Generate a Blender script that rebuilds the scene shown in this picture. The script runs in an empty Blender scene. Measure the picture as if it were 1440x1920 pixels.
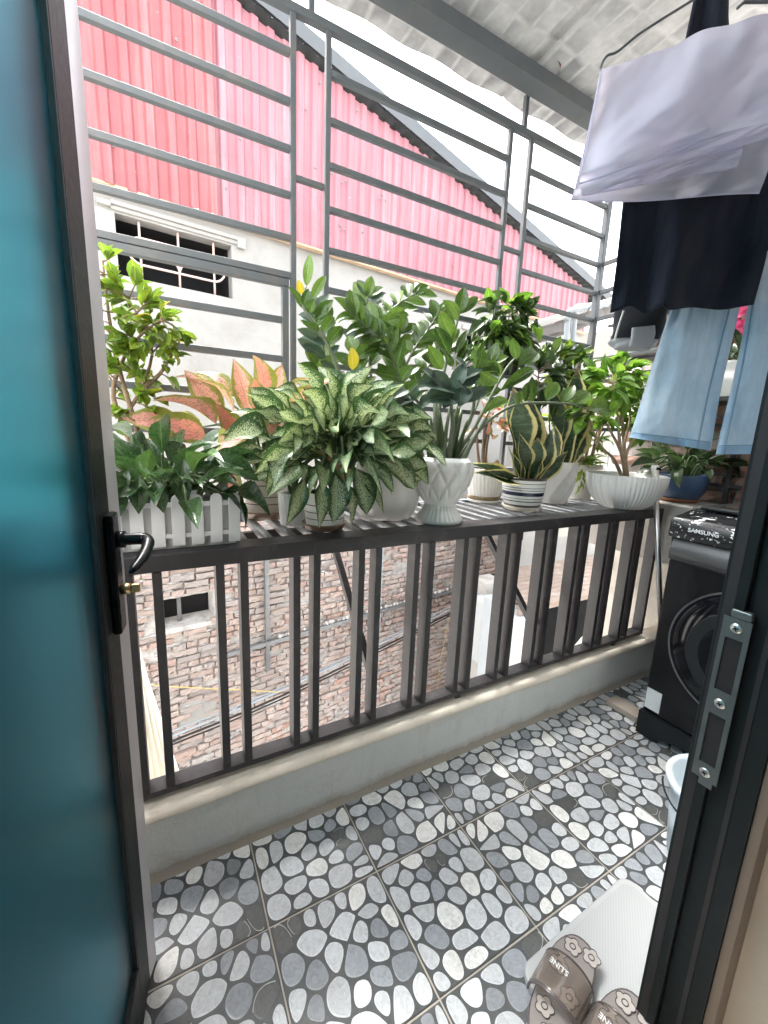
import bpy, math, random
from mathutils import Vector, Matrix, noise as mnoise
R = math.radians
random.seed(7)
scene = bpy.context.scene
COL = scene.collection

# ------------------------------------------------------------------ camera, sky, sun, exposure
CAM = Vector((0.0, 0.0, 1.2121))                       # eye height with 30 cm floor tiles
AX = Vector((0.8794, -0.0554, 0.4738))                 # world X (along the railing) seen from the lens: right, down, forward
AY = Vector((-0.4745, -0.1842, 0.8608))                # world Y (out of the door)
AZ = Vector((0.0396, -0.9813, -0.1882))                # world Z
RIGHT = Vector((AX.x, AY.x, AZ.x)).normalized()
DOWN = Vector((AX.y, AY.y, AZ.y)).normalized()
FWD = Vector((AX.z, AY.z, AZ.z)).normalized()
FPX = 770.0
cd = bpy.data.cameras.new('camera')
cam = bpy.data.objects.new('camera', cd); COL.objects.link(cam)
cd.sensor_fit = 'HORIZONTAL'; cd.sensor_width = 36; cd.lens = 36 * FPX / 1440
cd.clip_start = 0.01; cd.clip_end = 500
m = Matrix((RIGHT, -DOWN, -FWD)).transposed().to_4x4(); m.translation = CAM
cam.matrix_world = m
scene.camera = cam

world = bpy.data.worlds.new('World'); scene.world = world; world.use_nodes = True
wn, wl = world.node_tree.nodes, world.node_tree.links
sky = wn.new('ShaderNodeTexSky'); sky.sky_type = 'NISHITA'; sky.sun_disc = False
sky.sun_elevation = R(61); sky.sun_rotation = R(-8); sky.air_density = 1.0; sky.dust_density = 4.0; sky.ozone_density = 1.0
hs = wn.new('ShaderNodeHueSaturation'); hs.inputs['Saturation'].default_value = 0.16
bg = wn['Background']; bg.inputs['Strength'].default_value = 0.15
wl.new(sky.outputs[0], hs.inputs['Color']); wl.new(hs.outputs[0], bg.inputs['Color'])

sd = bpy.data.lights.new('sun', 'SUN'); sd.energy = 1.5; sd.angle = R(25); sd.color = (1, .97, .93)
sun = bpy.data.objects.new('sun', sd); COL.objects.link(sun)
# from above, a little from the left and outside
sun.rotation_euler = Vector((0.07, -0.48, -0.875)).to_track_quat('-Z', 'Y').to_euler()

scene.view_settings.view_transform = 'Standard'; scene.view_settings.look = 'None'
scene.view_settings.exposure = 3.4; scene.view_settings.gamma = 1.0
scene.view_settings.use_curve_mapping = False
scene.render.engine = 'CYCLES'
scene.cycles.max_bounces = 10; scene.cycles.diffuse_bounces = 6; scene.cycles.glossy_bounces = 4
scene.cycles.transmission_bounces = 6; scene.cycles.transparent_max_bounces = 8
scene.cycles.sample_clamp_indirect = 8

# ------------------------------------------------------------------ measuring helpers: a sighted direction met with a real plane
def ray(px, py):
    d = Vector((px - 720, py - 960, FPX))
    return Vector((AX.dot(d), AY.dot(d), AZ.dot(d)))
def at_x(px, py, v): d = ray(px, py); return CAM + d * ((v - CAM.x) / d.x)
def at_y(px, py, v): d = ray(px, py); return CAM + d * ((v - CAM.y) / d.y)
def at_z(px, py, v): d = ray(px, py); return CAM + d * ((v - CAM.z) / d.z)
FH = Vector((FWD.x, FWD.y, 0)).normalized()
def at_d(px, py, v):
    d = ray(px, py); return CAM + d * (v / d.dot(FH))

# ------------------------------------------------------------------ object helpers
WM = {}
def wmat(o): return WM.get(o.name, Matrix.Identity(4))
def setparent(o, parent):
    if parent is not None:
        o.parent = parent; o.matrix_parent_inverse = wmat(parent).inverted()
def thing(name, label, cat, loc=(0, 0, 0), group=None):
    o = bpy.data.objects.new(name, None); COL.objects.link(o)
    o.empty_display_size = .05
    o.location = loc; WM[o.name] = Matrix.Translation(Vector(loc))
    o['label'] = label; o['category'] = cat
    if group: o['group'] = group
    return o
def tag(o, label=None, cat=None, group=None, kind=None):
    if label: o['label'] = label
    if cat: o['category'] = cat
    if group: o['group'] = group
    if kind: o['kind'] = kind
    return o
def inst(name, mesh, M4, parent=None):
    o = bpy.data.objects.new(name, mesh); COL.objects.link(o)
    WM[o.name] = M4.copy(); setparent(o, parent); o.matrix_basis = M4
    return o

class MB:
    """collects shapes, then links them as one mesh"""
    def __init__(s): s.v = []; s.f = []; s.mi = []; s.cols = {}
    def add(s, verts, faces, mi=0):
        b = len(s.v); s.v += [tuple(v) for v in verts]
        s.f += [tuple(b + i for i in f) for f in faces]; s.mi += [mi] * len(faces)
    def box(s, lo, hi, mi=0, M4=None):
        x0, y0, z0 = lo; x1, y1, z1 = hi
        v = [Vector(p) for p in ((x0,y0,z0),(x1,y0,z0),(x1,y1,z0),(x0,y1,z0),(x0,y0,z1),(x1,y0,z1),(x1,y1,z1),(x0,y1,z1))]
        if M4 is not None: v = [M4 @ p for p in v]
        s.add(v, [(0,3,2,1),(4,5,6,7),(0,1,5,4),(1,2,6,5),(2,3,7,6),(3,0,4,7)], mi); return s
    def bar(s, a, b, w, h, up=(0, 0, 1), mi=0):
        """box-section bar from a to b"""
        a = Vector(a); b = Vector(b); t = (b - a).normalized(); up = Vector(up)
        sd = t.cross(up)
        if sd.length < 1e-4: sd = t.cross(Vector((0, 1, 0)))
        sd.normalize(); u = sd.cross(t)
        v = []
        for p in (a, b):
            for i, j in ((-1,-1),(1,-1),(1,1),(-1,1)): v.append(p + sd * (i * w / 2) + u * (j * h / 2))
        s.add(v, [(0,1,2,3),(7,6,5,4),(0,4,5,1),(1,5,6,2),(2,6,7,3),(3,7,4,0)], mi); return s
    def tube(s, pts, rad, seg=8, mi=0, cap=True):
        pts = [Vector(p) for p in pts]; n = len(pts)
        if not hasattr(rad, '__len__'): rad = [rad] * n
        ref = Vector((0.13, 0.21, 0.97)); rings = []; v = []
        for i, p in enumerate(pts):
            t = (pts[min(i + 1, n - 1)] - pts[max(i - 1, 0)]).normalized()
            if abs(t.dot(ref)) > .97: ref = Vector((1, 0, 0))
            a = t.cross(ref).normalized(); b = t.cross(a); ref = -b if b.dot(ref) < 0 else b
            a = t.cross(ref).normalized(); b = t.cross(a)
            for k in range(seg):
                th = 2 * math.pi * k / seg
                v.append(p + a * (math.cos(th) * rad[i]) + b * (math.sin(th) * rad[i]))
        f = [(i*seg+k, i*seg+(k+1)%seg, (i+1)*seg+(k+1)%seg, (i+1)*seg+k) for i in range(n-1) for k in range(seg)]
        if cap: f += [tuple(range(seg))[::-1], tuple((n-1)*seg + k for k in range(seg))]
        s.add(v, f, mi); return s
    def lathe(s, prof, c=(0,0,0), seg=48, mod=None, mi=0, mif=None):
        """prof: list of (r, z); mod(theta, i, r, z) gives the radius"""
        c = Vector(c); v = []; f = []; n = len(prof)
        for i, (r, z) in enumerate(prof):
            for k in range(seg):
                th = 2 * math.pi * k / seg
                rr = mod(th, i / (n - 1), r, z) if mod else r
                v.append(c + Vector((rr * math.cos(th), rr * math.sin(th), z)))
        b = len(s.v); s.v += [tuple(p) for p in v]
        for i in range(n - 1):
            for k in range(seg):
                s.f.append((b+i*seg+k, b+i*seg+(k+1)%seg, b+(i+1)*seg+(k+1)%seg, b+(i+1)*seg+k))
                s.mi.append(mif(prof[i][1], prof[i+1][1]) if mif else mi)
        s.f.append(tuple(b + k for k in range(seg))[::-1]); s.mi.append(mi)
        s.f.append(tuple(b + (n-1)*seg + k for k in range(seg))); s.mi.append(mi)
        return s
    def prism(s, poly, h0, h1, M4=None, mi=0):
        n = len(poly); v = [Vector((x, y, h0)) for x, y in poly] + [Vector((x, y, h1)) for x, y in poly]
        if M4 is not None: v = [M4 @ p for p in v]
        s.add(v, [tuple(range(n))[::-1], tuple(range(n, 2*n))] + [(i, (i+1)%n, n+(i+1)%n, n+i) for i in range(n)], mi); return s
    def grid(s, fn, nu, nv, mi=0):
        b = len(s.v)
        for j in range(nv + 1):
            for i in range(nu + 1): s.v.append(tuple(fn(i / nu, j / nv)))
        for j in range(nv):
            for i in range(nu):
                a = b + j * (nu + 1) + i; s.f.append((a, a+1, a+nu+2, a+nu+1)); s.mi.append(mi)
        return s
    def mesh(s, name, mats, smooth=False):
        me = bpy.data.meshes.new(name); me.from_pydata(s.v, [], s.f)
        mats = mats if isinstance(mats, (list, tuple)) else [mats]
        for mt in mats: me.materials.append(mt)
        if len(mats) > 1: me.polygons.foreach_set('material_index', s.mi)
        if smooth: me.polygons.foreach_set('use_smooth', [True] * len(s.f))
        me.update(); return me
    def build(s, name, mats, parent=None, smooth=False, bevel=0, solid=0, angle=None, segs=2):
        me = s.mesh(name, mats, smooth)
        o = bpy.data.objects.new(name, me); COL.objects.link(o); WM[o.name] = Matrix.Identity(4)
        setparent(o, parent)
        if angle is not None:
            for e in me.edges: pass
            me.set_sharp_from_angle(angle=R(angle))
        if solid:
            md = o.modifiers.new('solid', 'SOLIDIFY'); md.thickness = solid; md.offset = 0
        if bevel:
            md = o.modifiers.new('bevel', 'BEVEL'); md.width = bevel; md.segments = segs; md.limit_method = 'ANGLE'; md.angle_limit = R(40)
            md.harden_normals = True; me.polygons.foreach_set('use_smooth', [True] * len(me.polygons))
        return o

def catmull(pts, n):
    pts = [Vector(p) for p in pts]
    P = [pts[0] * 2 - pts[1]] + pts + [pts[-1] * 2 - pts[-2]]; out = []; m_ = len(pts) - 1
    for k in range(n + 1):
        t = k / n * m_; i = min(int(t), m_ - 1); t -= i
        a, b, c, d = P[i], P[i+1], P[i+2], P[i+3]
        out.append(.5 * ((2*b) + (c-a)*t + (2*a-5*b+4*c-d)*t*t + (3*b-a-3*c+d)*t*t*t))
    return out
def rnd(a, b): return random.uniform(a, b)
def arc(cx, cy, r, a0, a1, n): return [(cx + r*math.cos(R(a0+(a1-a0)*i/n)), cy + r*math.sin(R(a0+(a1-a0)*i/n))) for i in range(n+1)]

# ------------------------------------------------------------------ materials
class NT:
    def __init__(s, name):
        s.m = bpy.data.materials.new(name); s.m.use_nodes = True
        s.n = s.m.node_tree.nodes; s.l = s.m.node_tree.links; s.p = s.n['Principled BSDF']; s.o = s.n['Material Output']
    def new(s, t, **kw):
        x = s.n.new(t)
        for k, v in kw.items(): setattr(x, k, v)
        return x
    def link(s, a, b): s.l.new(a, b)
    def set(s, **kw):
        for k, v in kw.items():
            i = s.p.inputs[k.replace('_', ' ')]
            if hasattr(i.default_value, '__len__') and not hasattr(v, '__len__'): v = (v, v, v, 1)
            elif hasattr(v, '__len__') and len(v) == 3 and len(i.default_value) == 4: v = (*v, 1)
            i.default_value = v
    def noise(s, scale, detail=4, rough=.55, vec=None, dist=0):
        x = s.new('ShaderNodeTexNoise'); x.inputs['Scale'].default_value = scale; x.inputs['Detail'].default_value = detail
        x.inputs['Roughness'].default_value = rough; x.inputs['Distortion'].default_value = dist
        if vec is not None: s.link(vec, x.inputs['Vector'])
        return x
    def ramp(s, fac, stops):
        x = s.new('ShaderNodeValToRGB'); e = x.color_ramp.elements
        while len(e) > 1: e.remove(e[-1])
        for i, (p, c) in enumerate(stops):
            el = e[0] if i == 0 else e.new(p)
            el.position = p; el.color = (*c, 1) if hasattr(c, '__len__') else (c, c, c, 1)
        s.link(fac, x.inputs[0]); return x
    def math(s, op, a, b=None, c=None, clamp=False):
        x = s.new('ShaderNodeMath', operation=op); x.use_clamp = clamp
        for i, v in enumerate((a, b, c)):
            if v is None: continue
            if isinstance(v, (int, float)): x.inputs[i].default_value = v
            else: s.link(v, x.inputs[i])
        return x.outputs[0]
    def mix(s, fac, a, b, mode='MIX'):
        x = s.new('ShaderNodeMix', data_type='RGBA', blend_type=mode)
        for i, v in ((0, fac), (6, a), (7, b)):
            if isinstance(v, (int, float)): x.inputs[i].default_value = v if i == 0 else (v, v, v, 1)
            elif hasattr(v, '__len__'): x.inputs[i].default_value = (*v, 1) if len(v) == 3 else v
            else: s.link(v, x.inputs[i])
        return x.outputs[2]
    def coord(s, kind='Object'):
        return s.new('ShaderNodeTexCoord').outputs[kind]
    def bump(s, h, strength=.3, dist=.01):
        x = s.new('ShaderNodeBump'); x.inputs['Strength'].default_value = strength; x.inputs['Distance'].default_value = dist
        s.link(h, x.inputs['Height']); s.link(x.outputs[0], s.p.inputs['Normal']); return x

def dull(name, col, rough=.5, metal=0, var=.12, scale=8, bump=0, bscale=60, spec=.5, dirt=None, coat=0, dirt_amt=.5):
    t = NT(name); v = t.coord()
    a = t.noise(scale, 5, .6, v)
    c = t.mix(a.outputs[0], [max(0, x*(1-var*1.4)) for x in col], [min(1, x*(1+var*1.4)) for x in col])
    if dirt:
        d = t.noise(scale*.6, 6, .7, v, .4); r = t.ramp(d.outputs[0], [(.5, 0), (.72, dirt_amt)])
        c = t.mix(r.outputs[0], c, dirt)
    t.link(c, t.p.inputs['Base Color'])
    t.set(Roughness=rough, Metallic=metal, Specular_IOR_Level=spec)
    rr = t.noise(scale*3, 4, .6, v); mr = t.new('ShaderNodeMapRange'); mr.inputs[3].default_value = max(0, rough-.1); mr.inputs[4].default_value = min(1, rough+.12)
    t.link(rr.outputs[0], mr.inputs[0]); t.link(mr.outputs[0], t.p.inputs['Roughness'])
    if coat: t.set(Coat_Weight=coat, Coat_Roughness=.06)
    if bump:
        b = t.noise(bscale, 5, .65, v); t.bump(b.outputs[0], bump, .01)
    return t.m
MAT = {}
MAT['rail'] = dull('railing paint', (.027, .0255, .0285), .42, 0, .15, 14, .05, 220, dirt=(.16, .15, .14), dirt_amt=.35)
MAT['railtop'] = MAT['rail']
MAT['grill'] = dull('grille paint', (.105, .120, .130), .45, 0, .12, 10, .05, 200, dirt=(.20, .17, .14), dirt_amt=.45)
MAT['galv'] = dull('galvanised steel', (.21, .22, .23), .38, .55, .2, 14, .05, 150, dirt=(.20, .19, .18), dirt_amt=.6)
MAT['redprimer'] = dull('red primer', (.42, .09, .09), .6, 0, .2, 30)
MAT['curb'] = dull('grey washed render', (.58, .62, .60), .85, 0, .05, 5, .18, 90, dirt=(.36, .35, .31), dirt_amt=.6)
def curb_mat():
    t = NT('grey washed kerb'); v = t.coord(); n = t.noise(5, 5, .6, v); sx = t.new('ShaderNodeSeparateXYZ'); t.link(v, sx.inputs[0])
    c = t.mix(n.outputs[0], (.64, .67, .655), (.71, .73, .71))
    d = t.noise(9, 6, .7, v, .4); c = t.mix(t.ramp(d.outputs[0], [(.52, 0), (.75, .35)]).outputs[0], c, (.42, .41, .37))
    mp = t.new('ShaderNodeMapping'); mp.inputs['Scale'].default_value = (24, 24, 2); t.link(v, mp.inputs[0]); st = t.noise(1, 5, .7, mp.outputs[0])
    c = t.mix(t.ramp(st.outputs[0], [(.56, 0), (.78, .4)]).outputs[0], c, (.44, .42, .37))
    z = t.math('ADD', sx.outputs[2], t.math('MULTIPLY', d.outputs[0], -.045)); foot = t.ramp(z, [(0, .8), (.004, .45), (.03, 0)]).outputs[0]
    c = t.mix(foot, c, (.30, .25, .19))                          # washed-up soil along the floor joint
    sp = t.noise(120, 2, .5, v); c = t.mix(t.ramp(sp.outputs[0], [(.74, 0), (.76, .7)]).outputs[0], c, (.2, .2, .19))
    t.link(c, t.p.inputs['Base Color']); t.set(Roughness=.85); b = t.noise(80, 5, .65, v); t.bump(b.outputs[0], .2, .01); return t.m
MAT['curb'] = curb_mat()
MAT['curbcap'] = dull('cream cap', (.74, .68, .58), .7, 0, .1, 9, .15, 80, dirt=(.45, .37, .28), dirt_amt=.6)
MAT['plaster'] = dull('white limewash plaster', (.325, .32, .303), .9, 0, .05, 1.6, .25, 25, dirt=(.22, .212, .196), dirt_amt=.75)
MAT['reveal'] = dull('beige wall paint', (.46, .39, .32), .8, 0, .08, 6, .12, 120)
MAT['housewhite'] = dull('white house paint', (.78, .77, .74), .8, 0, .03, 4)
MAT['room'] = dull('room paint', (.74, .70, .64), .85, 0, .05, 3)
MAT['frame'] = dull('anodised door frame', (.009, .012, .013), .48, 0, .15, 30, .03, 300, spec=.15)
MAT['framelip'] = dull('grey door flange', (.58, .56, .58), .40, .35, .04, 12)
MAT['bead'] = dull('black rubber bead', (.006, .006, .007), .6)
MAT['gloss'] = dull('black gloss', (.004, .005, .006), .28, 0, .1, 10, spec=.10)
MAT['brass'] = dull('aged brass', (.42, .30, .16), .35, .9, .2, 40)
MAT['chrome'] = dull('brushed steel', (.52, .53, .52), .32, 1.0, .1, 30)
MAT['zinc'] = dull('zinc strike plate', (.15, .17, .17), .38, .8, .12, 30)
MAT['blockerpaint'] = dull('dark blocker paint', (.012, .018, .022), .7, spec=.15)  # near-black, for the unseen box that darkens the door glass
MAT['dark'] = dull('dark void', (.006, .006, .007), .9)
MAT['grout'] = dull('grout', (.50, .45, .38), .9, 0, .2, 30)
MAT['oldconcrete'] = dull('weathered concrete', (.17, .16, .15), .9, 0, .25, 6, .5, 40, dirt=(.08, .075, .07), dirt_amt=.7)
MAT['concrete'] = dull('bare concrete', (.42, .40, .37), .9, 0, .2, 6, .5, 40, dirt=(.22, .20, .18), dirt_amt=.7)

def tile_mat():
    t = NT('pebble print tile'); v = t.coord()
    at = t.new('ShaderNodeAttribute'); at.attribute_name = 'tone'
    oi = t.new('ShaderNodeObjectInfo')
    ad = t.new('ShaderNodeVectorMath', operation='ADD'); t.link(v, ad.inputs[0]); t.link(oi.outputs['Random'], ad.inputs[1])
    n1 = t.noise(60, 6, .7, ad.outputs[0], 1.6)
    veins = t.ramp(n1.outputs[0], [(.34, .80), (.5, 1.0), (.64, 1.14)])
    c = t.mix(1.0, at.outputs['Color'], veins.outputs[0], 'MULTIPLY')
    n2 = t.noise(6, 4, .6, v); soil = t.ramp(n2.outputs[0], [(.55, 0), (.75, .22)])
    c = t.mix(soil.outputs[0], c, (.20, .18, .15))
    t.link(c, t.p.inputs['Base Color'])
    t.set(Roughness=.36, Specular_IOR_Level=.45)
    t.bump(n1.outputs[0], .12, .002)
    return t.m
MAT['tile'] = tile_mat()

# ---- pebble tiles ------------------------------------------------------------------------------------------------
def voronoi_cells(n, seed):
    rg = random.Random(seed)
    pts = []; rad = []
    while len(pts) < n:                                    # dart throwing keeps pebble sizes alike, not equal
        p = (rg.random(), rg.random()); r_ = rg.choice((.045, .058, .066, .074, .086))
        if all(math.hypot(p[0]-q[0], p[1]-q[1]) > r_ + s_ for q, s_ in zip(pts, rad)) or rg.random() < .001: pts.append(p); rad.append(r_)
    def cells(P, gap):
        out = []
        for i, p in enumerate(P):
            poly = [(0.012, 0.012), (.988, 0.012), (.988, .988), (0.012, .988)]
            for j, q in enumerate(P):
                if i == j: continue
                dx, dy = q[0]-p[0], q[1]-p[1]; L = math.hypot(dx, dy)
                if L > .6: continue
                nx, ny = dx / L, dy / L; d = nx * (p[0]+q[0])/2 + ny * (p[1]+q[1])/2 - gap + .35 * (rad[i] - rad[j])
                new = []
                for k in range(len(poly)):
                    a, b = poly[k], poly[(k+1) % len(poly)]
                    da, db = nx*a[0]+ny*a[1]-d, nx*b[0]+ny*b[1]-d
                    if da <= 0: new.append(a)
                    if da * db < 0:
                        u = da / (da - db); new.append((a[0]+(b[0]-a[0])*u, a[1]+(b[1]-a[1])*u))
                poly = new
                if len(poly) < 3: break
            out.append(poly)
        return out
    for it in range(2):
        cs = cells(pts, 0); pts = [(sum(x for x, y in c)/len(c)*.6+p[0]*.4, sum(y for x, y in c)/len(c)*.6+p[1]*.4) if len(c) > 2 else p for c, p in zip(cs, pts)]
    return cells(pts, .0118)
def chaikin(poly, k=2):
    for _ in range(k):
        new = []
        for i in range(len(poly)):
            a, b = poly[i], poly[(i+1) % len(poly)]
            new += [(a[0]*.75+b[0]*.25, a[1]*.75+b[1]*.25), (a[0]*.25+b[0]*.75, a[1]*.25+b[1]*.75)]
        poly = new
    return poly
TS = .2965
def tile_mesh(seed):
    rg = random.Random(seed * 13 + 1)
    v = []; f = []; tone = []
    def face(pts, col): b = len(v); v.extend(pts); f.append(tuple(range(b, b+len(pts)))); tone.append(col)
    h = TS/2; c_ = .0015
    base = (.080, .087, .088)
    top = [(-h+c_, -h+c_, 0), (h-c_, -h+c_, 0), (h-c_, h-c_, 0), (-h+c_, h-c_, 0)]
    low = [(-h, -h, -.0015), (h, -h, -.0015), (h, h, -.0015), (-h, h, -.0015)]
    bot = [(x, y, -.008) for x, y, z in low]
    face(top, base)
    for k in range(4):
        j = (k+1) % 4
        face([low[k], low[j], top[j], top[k]], base); face([bot[k], bot[j], low[j], low[k]], base)
    for cell in voronoi_cells(33, seed):
        if len(cell) < 3: continue
        P = chaikin(cell, 3)
        P = [((x-.5)*TS, (y-.5)*TS) for x, y in P]
        cx = sum(p[0] for p in P)/len(P); cy = sum(p[1] for p in P)/len(P)
        ar = .5*abs(sum(P[i][0]*P[(i+1)%len(P)][1]-P[(i+1)%len(P)][0]*P[i][1] for i in range(len(P))))
        if ar < 1.2e-4: continue
        r = rg.random()
        if r < .22: g = rg.uniform(.74, .82); col = (g, g, g*.97)
        elif r < .70: g = rg.uniform(.50, .66); col = (g*.97, g, g*1.03)
        elif r < .90: g = rg.uniform(.27, .40); col = (g*.92, g*.98, g*1.06)
        else: g = rg.uniform(.085, .12); col = (g, g*1.03, g)
        rim = tuple(min(.84, x*1.12) for x in col) if g > .125 else col
        ins = [(cx+(x-cx)*.90, cy+(y-cy)*.90) for x, y in P]
        face([(x, y, .0007) for x, y in ins], col)
        for k in range(len(P)):
            j = (k+1) % len(P)
            face([(*P[k], .0002), (*P[j], .0002), (*ins[j], .0007), (*ins[k], .0007)], rim)
        if g < .125 and rg.random() < .9:                    # the dark pebbles carry a thin pale arc on one side
            k0 = rg.randrange(len(P)); ln = len(P)//3
            for k in range(k0, k0+ln):
                a, b = P[k % len(P)], P[(k+1) % len(P)]
                s0, s1 = 1.0, 1.085
                q = lambda p, s_: (cx+(p[0]-cx)*s_, cy+(p[1]-cy)*s_, .0009)
                face([q(a, s0), q(a, s1), q(b, s1), q(b, s0)], (.46, .47, .44))
    me = bpy.data.meshes.new('pebble_tile'); me.from_pydata(v, [], f)
    a = me.color_attributes.new('tone', 'FLOAT_COLOR', 'CORNER')
    data = []
    for i, p in enumerate(f): data += [*tone[i], 1.0] * len(p)
    a.data.foreach_set('color', data)
    me.materials.append(MAT['tile']); me.update(); return me
floor = MB().box((-1.6, .0, -.16), (2.72, 1.10, -.0022)).build('floor', MAT['grout'])
floor['kind'] = 'structure'; floor['label'] = 'balcony floor laid with square pebble print tiles'
TM = [tile_mesh(s) for s in (3, 11, 24, 37)]
k = 0
for iy, yc in enumerate((.9697, .6697, .3697)):
    for ix in range(-2, 9):
        xc = .0245 + .3 * ix
        if xc - .15 > 2.6: continue
        M4 = Matrix.Translation((xc, yc, rnd(-.0006, .0003))) @ Matrix.Rotation(R(90 * random.choice((0, 1, 2, 3))), 4, 'Z') @ Matrix.Rotation(R(rnd(-.25, .25)), 4, 'Z')
        inst('tile', TM[(ix * 3 + iy * 5) % 4], M4, floor); k += 1

# ---- low wall under the railing -----------------------------------------------------------------------------------
lw = thing('low_wall', 'low grey rendered kerb wall under the dark railing', 'wall', (1, 1.11, 0))
def curb_fn(u, v):
    x = -1.6 + u * 4.3; z = .0 + v * .185
    fil = .012 * max(0, 1 - v * 9) ** 2
    return (x, 1.067 - fil + .002 * mnoise.noise(Vector((x * 3, z * 6, 0))), z)
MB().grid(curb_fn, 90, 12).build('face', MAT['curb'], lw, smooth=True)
prof = [(1.0675, .1845)] + [(1.085 + .024*math.cos(R(a)), .190 + .018*math.sin(R(a))) for a in range(190, 85, -15)] + [(1.15, .208), (1.163, .2), (1.165, .0), (1.165, -.3), (1.09, -.3), (1.09, .0), (1.08, .18)]
def cap_fn(u, v):
    i = min(int(round(v * (len(prof) - 1))), len(prof) - 1); x = -1.6 + u * 4.3
    w = .0022 * mnoise.noise(Vector((x * 5, i * .4, 2)))
    return (x, prof[i][0] + w, prof[i][1] + w)
MB().grid(cap_fn, 120, len(prof) - 1).build('cap', MAT['curbcap'], lw, smooth=True)

# ---- railing -------------------------------------------------------------------------------------------------------
rl = thing('railing', 'dark charcoal steel railing with paired flat balusters', 'railing', (1, 1.12, .2))
YF, YB = 1.104, 1.156
RX0, RX1 = -1.4, 2.20
MB().box((RX0, YF, .222), (RX1, YB, .240)).build('bottom_rail', MAT['rail'], rl, bevel=.0015)
MB().box((RX0, YF - .003, .855), (RX1, YF + .082, .899)).build('top_rail', MAT['rail'], rl, bevel=.003)
bar_me = None
def baluster(xr):
    global bar_me
    if bar_me is None:
        b = MB().box((-.0215, YF + .001, .2405), (0, YB - .002, .8545)); o = b.build('baluster', MAT['rail'], rl, bevel=.0015); bar_me = o.data
        o.matrix_basis = Matrix.Translation((xr, 0, 0)); return
    o = inst('baluster', bar_me, Matrix.Translation((xr, 0, 0)), rl)
    md = o.modifiers.new('bevel', 'BEVEL'); md.width = .0015; md.segments = 2; md.harden_normals = True
for i in range(-7, 11):
    a = .1345 + .2068 * i; b = a + .0610
    if a > RX0 + .03: baluster(a)
    if RX0 + .03 < b < 2.2: baluster(b)
for x in (-.62, .974, 1.96):
    MB().box((x - .012, YF + .006, .2065), (x + .012, YF + .03, .2215)).build('foot', MAT['rail'], rl)

# ---- plant shelf of steel slats ------------------------------------------------------------------------------------
sh = thing('plant_shelf', 'slatted steel shelf holding the potted plants outside the railing', 'shelf', (1, 1.4, .9))
slat_me = None
x = .27 - .0725 * 12
while x < 2.15:
    if slat_me is None:
        o = MB().box((-.0125, YF + .08, .874), (.0125, 1.575, .899)).build('slat', MAT['galv'], sh, bevel=.002); slat_me = o.data; o.matrix_basis = Matrix.Translation((x, 0, 0))
    else:
        o = inst('slat', slat_me, Matrix.Translation((x, 0, 0)), sh); md = o.modifiers.new('bevel', 'BEVEL'); md.width = .002; md.segments = 2
    x += .0725
MB().box((-1.0, 1.576, .862), (2.19, 1.616, .902)).build('outer_rail', MAT['grill'], sh, bevel=.002)
MB().box((-1.0, 1.36, .846), (2.17, 1.385, .8735)).build('cross_bar', MAT['rail'], sh, bevel=.002)
MB().box((.15, YF + .084, .835), (1.15, YF + .115, .872)).build('red_bar', MAT['redprimer'], sh, bevel=.001)
for x in (-.2, .6, 1.4):
    MB().bar((x, 1.60, .86), (x, 1.15, .41), .024, .024).build('strut', MAT['rail'], sh, bevel=.0015)

# ---- security grille -------------------------------------------------------------------------------------------------
gr = thing('security_grille', 'grey welded steel security grille of horizontal bars around the plants', 'grille', (1, 1.6, .9))
GY = 1.6
def gbar(name, a, b, w=.022, h=.022, up=(0, 0, 1)): return MB().bar(a, b, w, h, up).build(name, MAT['grill'], gr, bevel=.002)
posts = [-.51, -.39, .463, .588, 1.440, 1.565]
for p in posts: gbar('post', (p, GY, .903), (p, GY, 2.548), .02, .02, (0, 1, 0))
gbar('post', (2.155, GY, .903), (2.155, GY, 2.548), .03, .03, (0, 1, 0))
gbar('top_rail', (-1.0, GY, 2.561), (2.25, GY, 2.561), .026, .026)
for x in (.527, 1.515, 2.15): gbar('hanger_post', (x, GY, 2.575), (x, GY, 2.70), .02, .02, (0, 1, 0))
ZB = [2.430, 2.290, 2.151, 2.010, 1.874, 1.737, 1.600, 1.464, 1.328, 1.192, 1.056]
bays = [(-1.0, -.521), (-.379, .452), (.599, 1.429), (1.576, 2.139)]
for bi, (x0, x1) in enumerate(bays):
    for z in ZB:
        if bi == 1 and z < 1.75: continue
        w = -.006 if bi == 3 else .006 if bi == 1 else 0
        gbar('bar', (x0, GY, z + w), (x1, GY, z + w), .020, .020)
for a, b in ((.474, .577), (1.451, 1.554), (-.499, -.401)):
    for z in (2.076, 1.400): gbar('spacer', (a, GY, z), (b, GY, z), .018, .018)
# escape hatch: a second frame hinged inside the left bay
ht = thing('escape_hatch', 'hinged grey grille panel in the left bay, under the doubled bar', 'grille', (.03, 1.6, .95))
def hbar(name, a, b, w=.024, h=.024, up=(0, 0, 1)): return MB().bar(a, b, w, h, up).build(name, MAT['grill'], ht, bevel=.002)
gbar('bar', (-.379, GY, 1.757), (.452, GY, 1.757), .022, .022)
hbar('frame_bar', (-.379, GY - .002, 1.729), (.445, GY - .002, 1.729), .026, .026)
hbar('stile', (.432, GY - .002, 1.715), (.432, GY - .002, .93), .024, .024, (0, 1, 0))
for z in ZB[6:]: hbar('bar', (-.379, GY - .002, z + .003), (.419, GY - .002, z + .003), .022, .022)
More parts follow.
